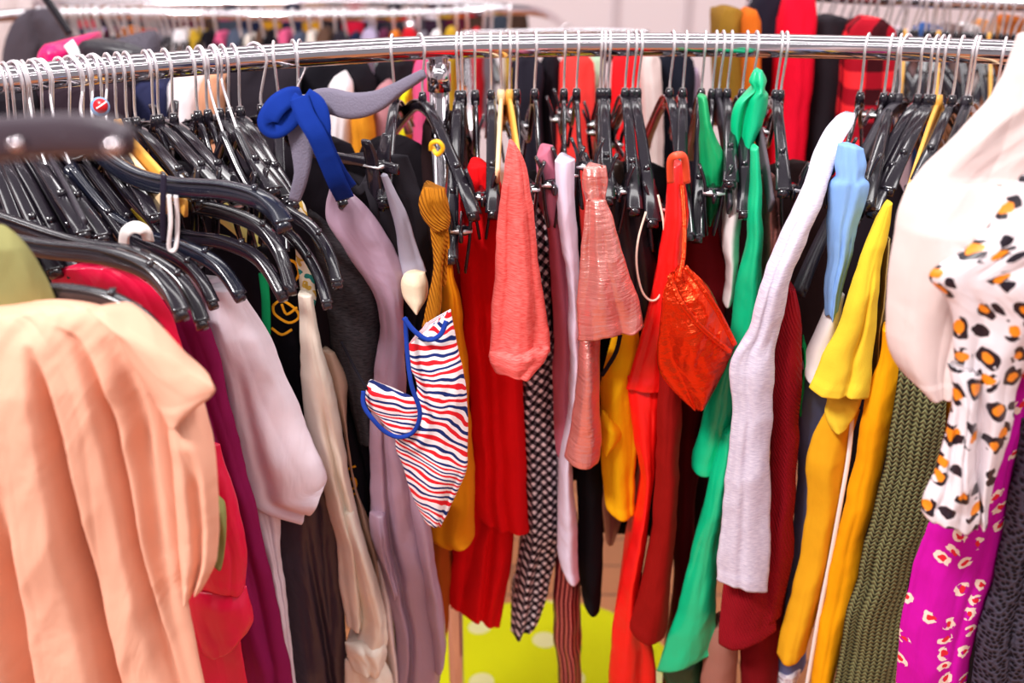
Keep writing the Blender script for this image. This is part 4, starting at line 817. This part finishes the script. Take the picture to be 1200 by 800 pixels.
# stock behind the front rail
rb2 = random.Random(5)
proto = {}
def hung(name, label, cat, D, x0, x1, y0, y1, col, kind='cotton', pat=None, group=None, seed=1, sl=0, col2=None, dep=.3):
    cx = (x0+x1)/2; w = (x1-x0)
    return G(name, label, cat, D, [(cx-w*.22, y0, cx+w*.22, y0), (x0+w*.1, y0+8, x1-w*.1, y0+8), (x0, y0+24, x1, y0+24), (x0+sl*.5, (y0+y1)/2, x1+sl*.5, (y0+y1)/2), (x0+sl, y1, x1+sl, y1)],
             fab(col, kind, pat, col2), group, dep=dep, bulge=.02, folds=(2, .008), seed=seed, NU=16, NV=22, ddir=(0, 1))
BK = [  # name, label, category, D, x0, x1, y0, y1, colour, kind, pattern
 ('red_dress', 'bright red dress hanging behind the rail on the right rack', 'dress', 1.95, 918, 958, -8, 330, '#e2082c', 'cotton', None, -25),
 ('black_coat', 'long black coat behind the rail between the red dress and checked shirt', 'coat', 2.0, 950, 1004, 20, 420, '#241e24', 'cotton', None, -20),
 ('red_checked_shirt', 'red checked flannel shirt on the rear right rack', 'shirt', 1.9, 996, 1050, 22, 300, '#ee2c34', 'cotton', 'check', -20),
 ('pale_pink_shirt', 'pale pink shirt behind the rail right of the checked shirt', 'shirt', 2.22, 1042, 1078, 34, 330, '#e6d2de', 'cotton', None, -20),
 ('blue_jeans', 'mid blue jeans behind the rail near the blush blouse', 'jeans', 2.22, 1076, 1112, 30, 330, '#3c62a4', 'denim', None, -15),
 ('taupe_jacket', 'taupe jacket behind the rail right of the blue jeans', 'jacket', 2.22, 1110, 1136, 30, 330, '#8c7470', 'cotton', None, -15),
 ('white_shirt', 'white shirt behind the rail right of the taupe jacket', 'shirt', 2.22, 1134, 1152, 30, 330, '#efe8ea', 'cotton', None, -15),
 ('tan_coat', 'tan coat behind the rail, last before the blush blouse', 'coat', 2.22, 1150, 1176, 26, 330, '#d08a54', 'cotton', None, -15),
 ('orange_brown_coat', 'orange brown coat behind the blush blouse edge', 'coat', 2.22, 1172, 1210, 20, 330, '#b05a1c', 'cotton', None, -15),
 ('olive_brown_coat', 'olive brown coat hanging at the left end of the rear right rack', 'coat', 1.95, 842, 876, 10, 130, '#8a6420', 'cotton', None, 0),
 ('orange_scarf', 'orange scarf beside the olive brown coat on the rear rack', 'scarf', 1.9, 872, 892, 12, 230, '#d2661a', 'cotton', None, 0),
 ('dark_quilted_jacket', 'dark jacket between the orange scarf and the rear red dress', 'jacket', 2.05, 886, 926, -10, 260, '#1d1a28', 'cotton', None, 0),
 ('coral_red_dress', 'coral red dress blurred behind the centre of the rail', 'dress', 1.8, 655, 698, 62, 300, '#ee3c38', 'cotton', None, -6),
 ('mint_dress', 'mint green dress blurred behind the centre', 'dress', 1.9, 690, 710, 64, 260, '#a4c4a8', 'cotton', None, 0),
 ('scarlet_coat', 'scarlet coat blurred behind the centre, left of the pale stole', 'coat', 1.85, 716, 762, 60, 300, '#e81c24', 'cotton', None, 0),
 ('cream_stole', 'cream and lilac stole blurred behind the black hangers', 'stole', 1.8, 752, 776, 62, 240, '#d8c0bc', 'cotton', None, 0),
 ('navy_coat', 'dark navy coat blurred behind the two hangers with the orange band', 'coat', 1.85, 772, 814, 60, 260, '#141622', 'cotton', None, 0),
 ('lilac_grey_coat', 'lilac grey coat blurred right of the navy coat', 'coat', 1.95, 806, 822, 80, 300, '#a08aa0', 'cotton', None, 0),
 ('charcoal_coat', 'charcoal coat blurred behind the amber wooden hangers', 'coat', 1.8, 600, 636, 64, 300, '#1f1b26', 'cotton', None, 0),
 ('black_blouse', 'black blouse blurred behind the dusty pink blouse', 'blouse', 1.85, 632, 658, 62, 300, '#17121a', 'cotton', None, 0),
 ('magenta_blouse', 'magenta pink top blurred behind the post', 'top', 1.7, 484, 508, 66, 230, '#d8507c', 'cotton', None, 0),
 ('acid_yellow_top', 'acid yellow top blurred left of the post', 'top', 1.75, 466, 482, 110, 175, '#d8d21c', 'cotton', None, 0),
 ('dusky_rose_dress', 'dusky rose dress blurred between acid yellow top and pale shirts', 'dress', 1.75, 436, 466, 100, 300, '#a8747a', 'cotton', None, 0),
 ('orange_frilled_top', 'orange top blurred behind the grey flocked hanger', 'top', 1.7, 412, 438, 120, 260, '#d88a20', 'cotton', None, 0),
 ('white_pleated_dress', 'white pleated dress blurred under the grey flocked hanger', 'dress', 1.72, 384, 412, 90, 300, '#e8dce0', 'cotton', None, 0),
 ('polka_dot_dress', 'black dress with large white dots blurred behind the rail', 'dress', 1.8, 352, 440, 68, 130, '#141118', 'cotton', 'dots', 0),
 ('black_dotted_blouse', 'black blouse with white marks blurred left of the post', 'blouse', 1.85, 438, 490, 66, 120, '#1a161c', 'cotton', 'dots', 0),
 ('peach_brown_top', 'peach brown top blurred behind the left hooks', 'top', 1.7, 234, 262, 88, 220, '#d89878', 'cotton', None, 0),
 ('white_shirt', 'white shirt blurred behind the left hooks', 'shirt', 1.72, 196, 236, 86, 240, '#eadfe4', 'cotton', None, 0),
 ('charcoal_wool_coat', 'charcoal wool coat blurred left of the blue ribbon', 'coat', 1.72, 264, 350, 70, 330, '#28222a', 'cotton', None, 0),
 ('indigo_jeans', 'indigo jeans blurred behind the left hooks', 'jeans', 1.74, 150, 196, 96, 300, '#2a2c4c', 'denim', None, 0),
 ('dark_plum_coat', 'dark plum coat blurred at the far left under the rail', 'coat', 1.6, 20, 150, 100, 420, '#2e2029', 'cotton', None, 0),
 ('black_wool_coat', 'black wool coat at the left edge under the rail', 'coat', 1.5, -60, 30, 110, 420, '#1a151c', 'cotton', None, 0),
 ('magenta_scarf', 'hot pink scarf lying behind the left rail', 'scarf', 1.75, 40, 84, 52, 92, '#e00c6c', 'satin', None, 0),
 ('dark_striped_jacket', 'dark jacket with grey stripes just behind the left rail', 'jacket', 1.9, 92, 180, 50, 110, '#2c2630', 'cotton', 'lines', 0),
]
for i, q in enumerate(BK):
    n_, l_, c_, D, x0, x1, y0, y1, col, kd, pt, sl = q
    hung(n_, l_, c_, D, x0, x1, y0, y1, col, kd, pt, None, 200+i, sl, '#8a8290' if pt == 'lines' else None, dep=.22)
# dark sheets added behind the hanging clothes, painting shade into the gaps
for i, (x0, x1, y0, y1, col, lb) in enumerate([(225, 330, 200, 560, '#1e1822', 'black sheet painted in as shade behind the left hangers'), (320, 420, 160, 620, '#221c24', 'dark charcoal sheet painted in as shade behind the charcoal jumper'),
      (418, 500, 160, 560, '#1b161c', 'black sheet painted in as shade behind the mauve blouse'), (494, 545, 130, 420, '#2b1a1c', 'dark brown sheet painted in as shade right of the post'),
      (596, 680, 200, 560, '#1a1418', 'black sheet painted in as shade behind the gingham dress'), (700, 790, 190, 620, '#130f14', 'black gown painted in as shade behind the amber vest'),
      (800, 900, 200, 640, '#2a0d12', 'dark wine gown painted in as shade behind the foil top'), (884, 975, 190, 520, '#2a1a1c', 'dark brown sheet painted in as shade behind the burgundy jumper'),
      (965, 1060, 200, 640, '#241c24', 'dark aubergine sheet painted in as shade behind the pale blue shirt'), (1060, 1250, 190, 900, '#1c161e', 'long black sheet painted in as shade behind the blush blouse'),
      (120, 240, 190, 560, '#1a141c', 'black sheet painted in as shade behind the near left hangers'), (-80, 120, 180, 560, '#1c1720', 'black cape painted in as shade at the left edge')]):
    hung(['long_coat', 'coat', 'dress', 'jacket', 'skirt', 'gown', 'gown', 'coat', 'coat', 'long_coat', 'jacket', 'cape'][i], lb, ['coat', 'coat', 'dress', 'jacket', 'skirt', 'gown', 'gown', 'coat', 'coat', 'coat', 'jacket', 'cape'][i], 1.42 if 120 < x0 else 1.22, x0, x1, y0, y1, col, 'cotton', None, None, 300+i, 0, dep=.06)  # garment names aside, each is a dark filler sheet standing in for shade
# clothes on the rear left rack, above the front rail
cols = [('charcoal', '#2b2630'), ('plum', '#5a2440'), ('grey', '#6d6670'), ('black', '#151218'), ('cream', '#e8dcd2'), ('navy', '#1e2440'), ('orange', '#d87a2a'), ('white', '#efe8ec'), ('pink', '#d85a84'), ('brown', '#5e4438'), ('lilac', '#a89ab8'), ('red', '#c41c28'), ('ochre', '#c09a2c'), ('slate', '#4c5468')]
x = 60; i = 0; prevc = None; seq = []
while x < 600:
    c = cols[(i*5+(i//len(cols))*3) % len(cols)]; wd = rb2.choice([14, 18, 22]); seq.append((x, wd, c)); x += wd-1; i += 1
for i, (x, wd, c) in enumerate(seq):
    a = seq[i-1][2][0] if i else None; bnx = seq[i+1][2][0] if i+1 < len(seq) else None
    lb = '%s garment on the rear left rack' % c[0] + (', between the %s one and the %s one' % (a, bnx) if a and bnx else ', at the end of the row')
    hung('hanging_garment', lb, 'garment', 2.95, x, x+wd, 36+rb2.randint(-3, 5), 150, c[1], 'cotton', None, 'clothes on the rear left rack', 400+i, 0, dep=.2)
dk = [('black', '#16121a'), ('charcoal', '#2a252d'), ('wine', '#4a1426'), ('navy', '#171c33'), ('crimson', '#b01030'), ('dark grey', '#39353d'), ('brown', '#3a2820'), ('ochre', '#a87818'), ('ink', '#1a1626'), ('aubergine', '#2d1a2c'), ('slate', '#343b48')]
seq = []; x = 66; i = 0
while x < 610:
    seq.append((x, dk[(i*4+i//11*3) % 11])); x += 24; i += 1
for i, (x, c) in enumerate(seq):
    a = seq[i-1][1][0] if i else None; b_ = seq[i+1][1][0] if i+1 < len(seq) else None
    lb = '%s garment on the farthest left rack' % c[0] + (', between the %s one and the %s one' % (a, b_) if a and b_ else ', at the %s end' % ('left' if i == 0 else 'right'))
    hung('hanging_garment', lb, 'garment', 3.95, x-2, x+26, 10+rb2.randint(-3, 5), 130, c[1], 'cotton', None, 'clothes on the farthest left rack', 600+i, 0, dep=.2)
def copy_tree(o, parent=None):
    c = o.copy(); COL.objects.link(c); c.parent = parent
    for ch in o.children: copy_tree(ch, c)
    return c
bh = None
def onrail(P, px):
    q = min(range(len(P)-1), key=lambda k: abs(proj((P[k]+P[k+1])/2)[0]-px)); a, b_ = P[q], P[q+1]; xa, xb = proj(a)[0], proj(b_)[0]
    return a.lerp(b_, max(0, min(1, (px-xa)/(xb-xa))))
xs = [46+7.2*k+rb2.uniform(-2, 2) for k in range(26)]+[240+17*k+rb2.uniform(-6, 6) for k in range(22)]
for k, px in enumerate(xs):
    p = onrail(PL, px); yw = -math.pi/2+rb2.uniform(-.4, .4)
    if bh is None:
        bh = hanger(None, None, 'shoulder', 'dark hanger with a bright wire hook on the crowded rear left rail', 'hangers on the rear left rail', base=p, yaw=yw, L=.18, wr=.009)
    else:
        c = copy_tree(bh); c.location = p; c.rotation_euler[2] = yw
bh2 = None
for k in range(36):
    px = 962+7.5*k+rb2.uniform(-4, 4)
    p = onrail(PR_, px); yw = -math.pi/2+rb2.uniform(-.7, .7); mt = [BLACK, BLACKM, WOODY][k % 3] if k % 5 == 0 else BLACK
    if bh2 is None:
        bh2 = hanger(None, None, 'shoulder', 'dark hanger in the blurred row along the rear right rail', 'dark hangers on the rear right rail', base=p, yaw=yw, L=.19, wr=.005)
    else:
        c = copy_tree(bh2); c.location = p; c.rotation_euler[2] = yw
for px, lb in ((1066, 'yellow wooden hanger on the rear rack above the pale pink shirt'), (1106, 'yellow wooden hanger on the rear rack above the blue jeans'), (1166, 'yellow wooden hanger on the rear rack at the far right')):
    hanger(None, None, 'flat', lb, base=onrail(PR_, px), yaw=-math.pi/2-.3, L=.19, mat=WOODY, drop=.09)
P3 = backrail('clothes_rack', 'low thin dark-looking rack end seen above the middle of the front rail', [zat(540, 40, 2.6), zat(620, 38, 2.6), zat(700, 37, 2.6), zat(760, 39, 2.6)], .008, (1, 16))
hanger(None, None, 'flat', 'black hanger perched on the rack end above the middle of the front rail', base=onrail(P3, 664), yaw=.5, L=.16, mat=BLACK, drop=-.02)
# grey folded coat and dark bag at the left end
G('grey_wool_coat', 'grey wool coat bundled on the end of the rear left rack', 'coat', 2.5, [(30, 12, 60, 10), (16, 25, 76, 25), (8, 42, 84, 42), (2, 60, 84, 60), (0, 80, 80, 80)], fab('#4c454e', 'velvet'), seed=501, dep=.12, folds=(1.5, .02))
G('white_curtain', 'white pleated curtain in the far upper left corner', 'curtain', 4.6, [(-60, -60, 42, -60), (-60, 20, 36, 20), (-60, 120, 30, 120)], fab('#f2e8ea', 'cotton'), seed=502, folds=(5, .03), dep=.05)
G('striped_holdall', 'dark holdall with grey webbing stripes behind the left rail', 'bag', 1.75, [(96, 48, 150, 50), (90, 62, 175, 60), (92, 80, 180, 78), (95, 100, 180, 96)], fab('#231d26', 'leather'), seed=503, folds=(1, .01), dep=.1)
# stick-like black hanger arm at top left
o = strap('umbrella', [(52, -4, 2.0), (66, 16, 2.0), (82, 40, 2.0)], .016, .012, BLACK); tag(o, 'furled black umbrella slanting across the rear left rail', 'umbrella')
o = strap('price_tag', [(80, 50, 1.72), (86, 60, 1.71), (91, 74, 1.71)], .02, .001, plain('tag_card', '#dfe9e8', .6)); tag(o, 'pale price tag hanging in front of the pink scarf', 'price tag')
# pouf on the floor
pf_ = at(640, 790, 1.75); c0 = Vector((.06, 1.56, 0)); Rr = .34
V = []; F = []; UV = []; nr, na = 14, 72
for j in range(nr+1):
    for i in range(na):
        a = 2*math.pi*i/na
        if j <= 4: r = Rr*(.96+.05*math.sin(j/4*math.pi)); z = .11*j/4
        else: r = Rr*.96*(1-(j-4)/(nr-4)); z = .11+.022*(1-(r/Rr)**2)+.004*math.sin(5*a)*(r/Rr)
        r *= 1+.012*math.sin(6*a+1)+.006*math.sin(13*a)
        V.append(Vector((r*math.cos(a), r*math.sin(a), z))); UV.append((r*math.cos(a)*.8, r*math.sin(a)*.8))
for j in range(nr):
    for i in range(na):
        a = j*na+i; b_ = j*na+(i+1) % na; F.append((a, b_, b_+na, a+na))
o = link('dotted_pouf', V, F, fab('#dcdc0c', 'cotton', 'dots', '#e8e0a0'), None, UV, loc=(c0.x, c0.y, 0)); tag(o, 'acid yellow round pouf with pale dots on the floor behind the rail', 'pouf')
# shoes by the pouf
def shoe(nm, lb, px, py, rz, col):
    b0 = at(px, py, 1.72); b0.z = 0; r = root(nm, b0); r.rotation_euler[2] = rz; tag(r, lb, 'shoe')
    P = [Vector((-.12, 0, .05)), Vector((-.08, 0, .05)), Vector((0, 0, .045)), Vector((.07, 0, .032)), Vector((.12, 0, .022)), Vector((.135, 0, .02))]
    V, F = sweep(smoothpts(P, 4), [.05+.03*math.sin(i/20*3.14) for i in range(21)], [.09-.06*i/20 for i in range(21)], Vector((0, 0, 1)), 14, 2.4); link('upper', V, F, fab(col, 'leather'), r, loc=(0, 0, 0))
    V, F = sweep(smoothpts([Vector((p.x, 0, .006)) for p in P], 4), [.056+.032*math.sin(i/20*3.14) for i in range(21)], .012, Vector((0, 0, 1)), 12, 4); link('sole', V, F, WHITEP, r, loc=(0, 0, 0))
shoe('brown_shoe', 'brown leather shoe on the floor between the post and the pouf', 548, 745, 1.0, '#5c3426')
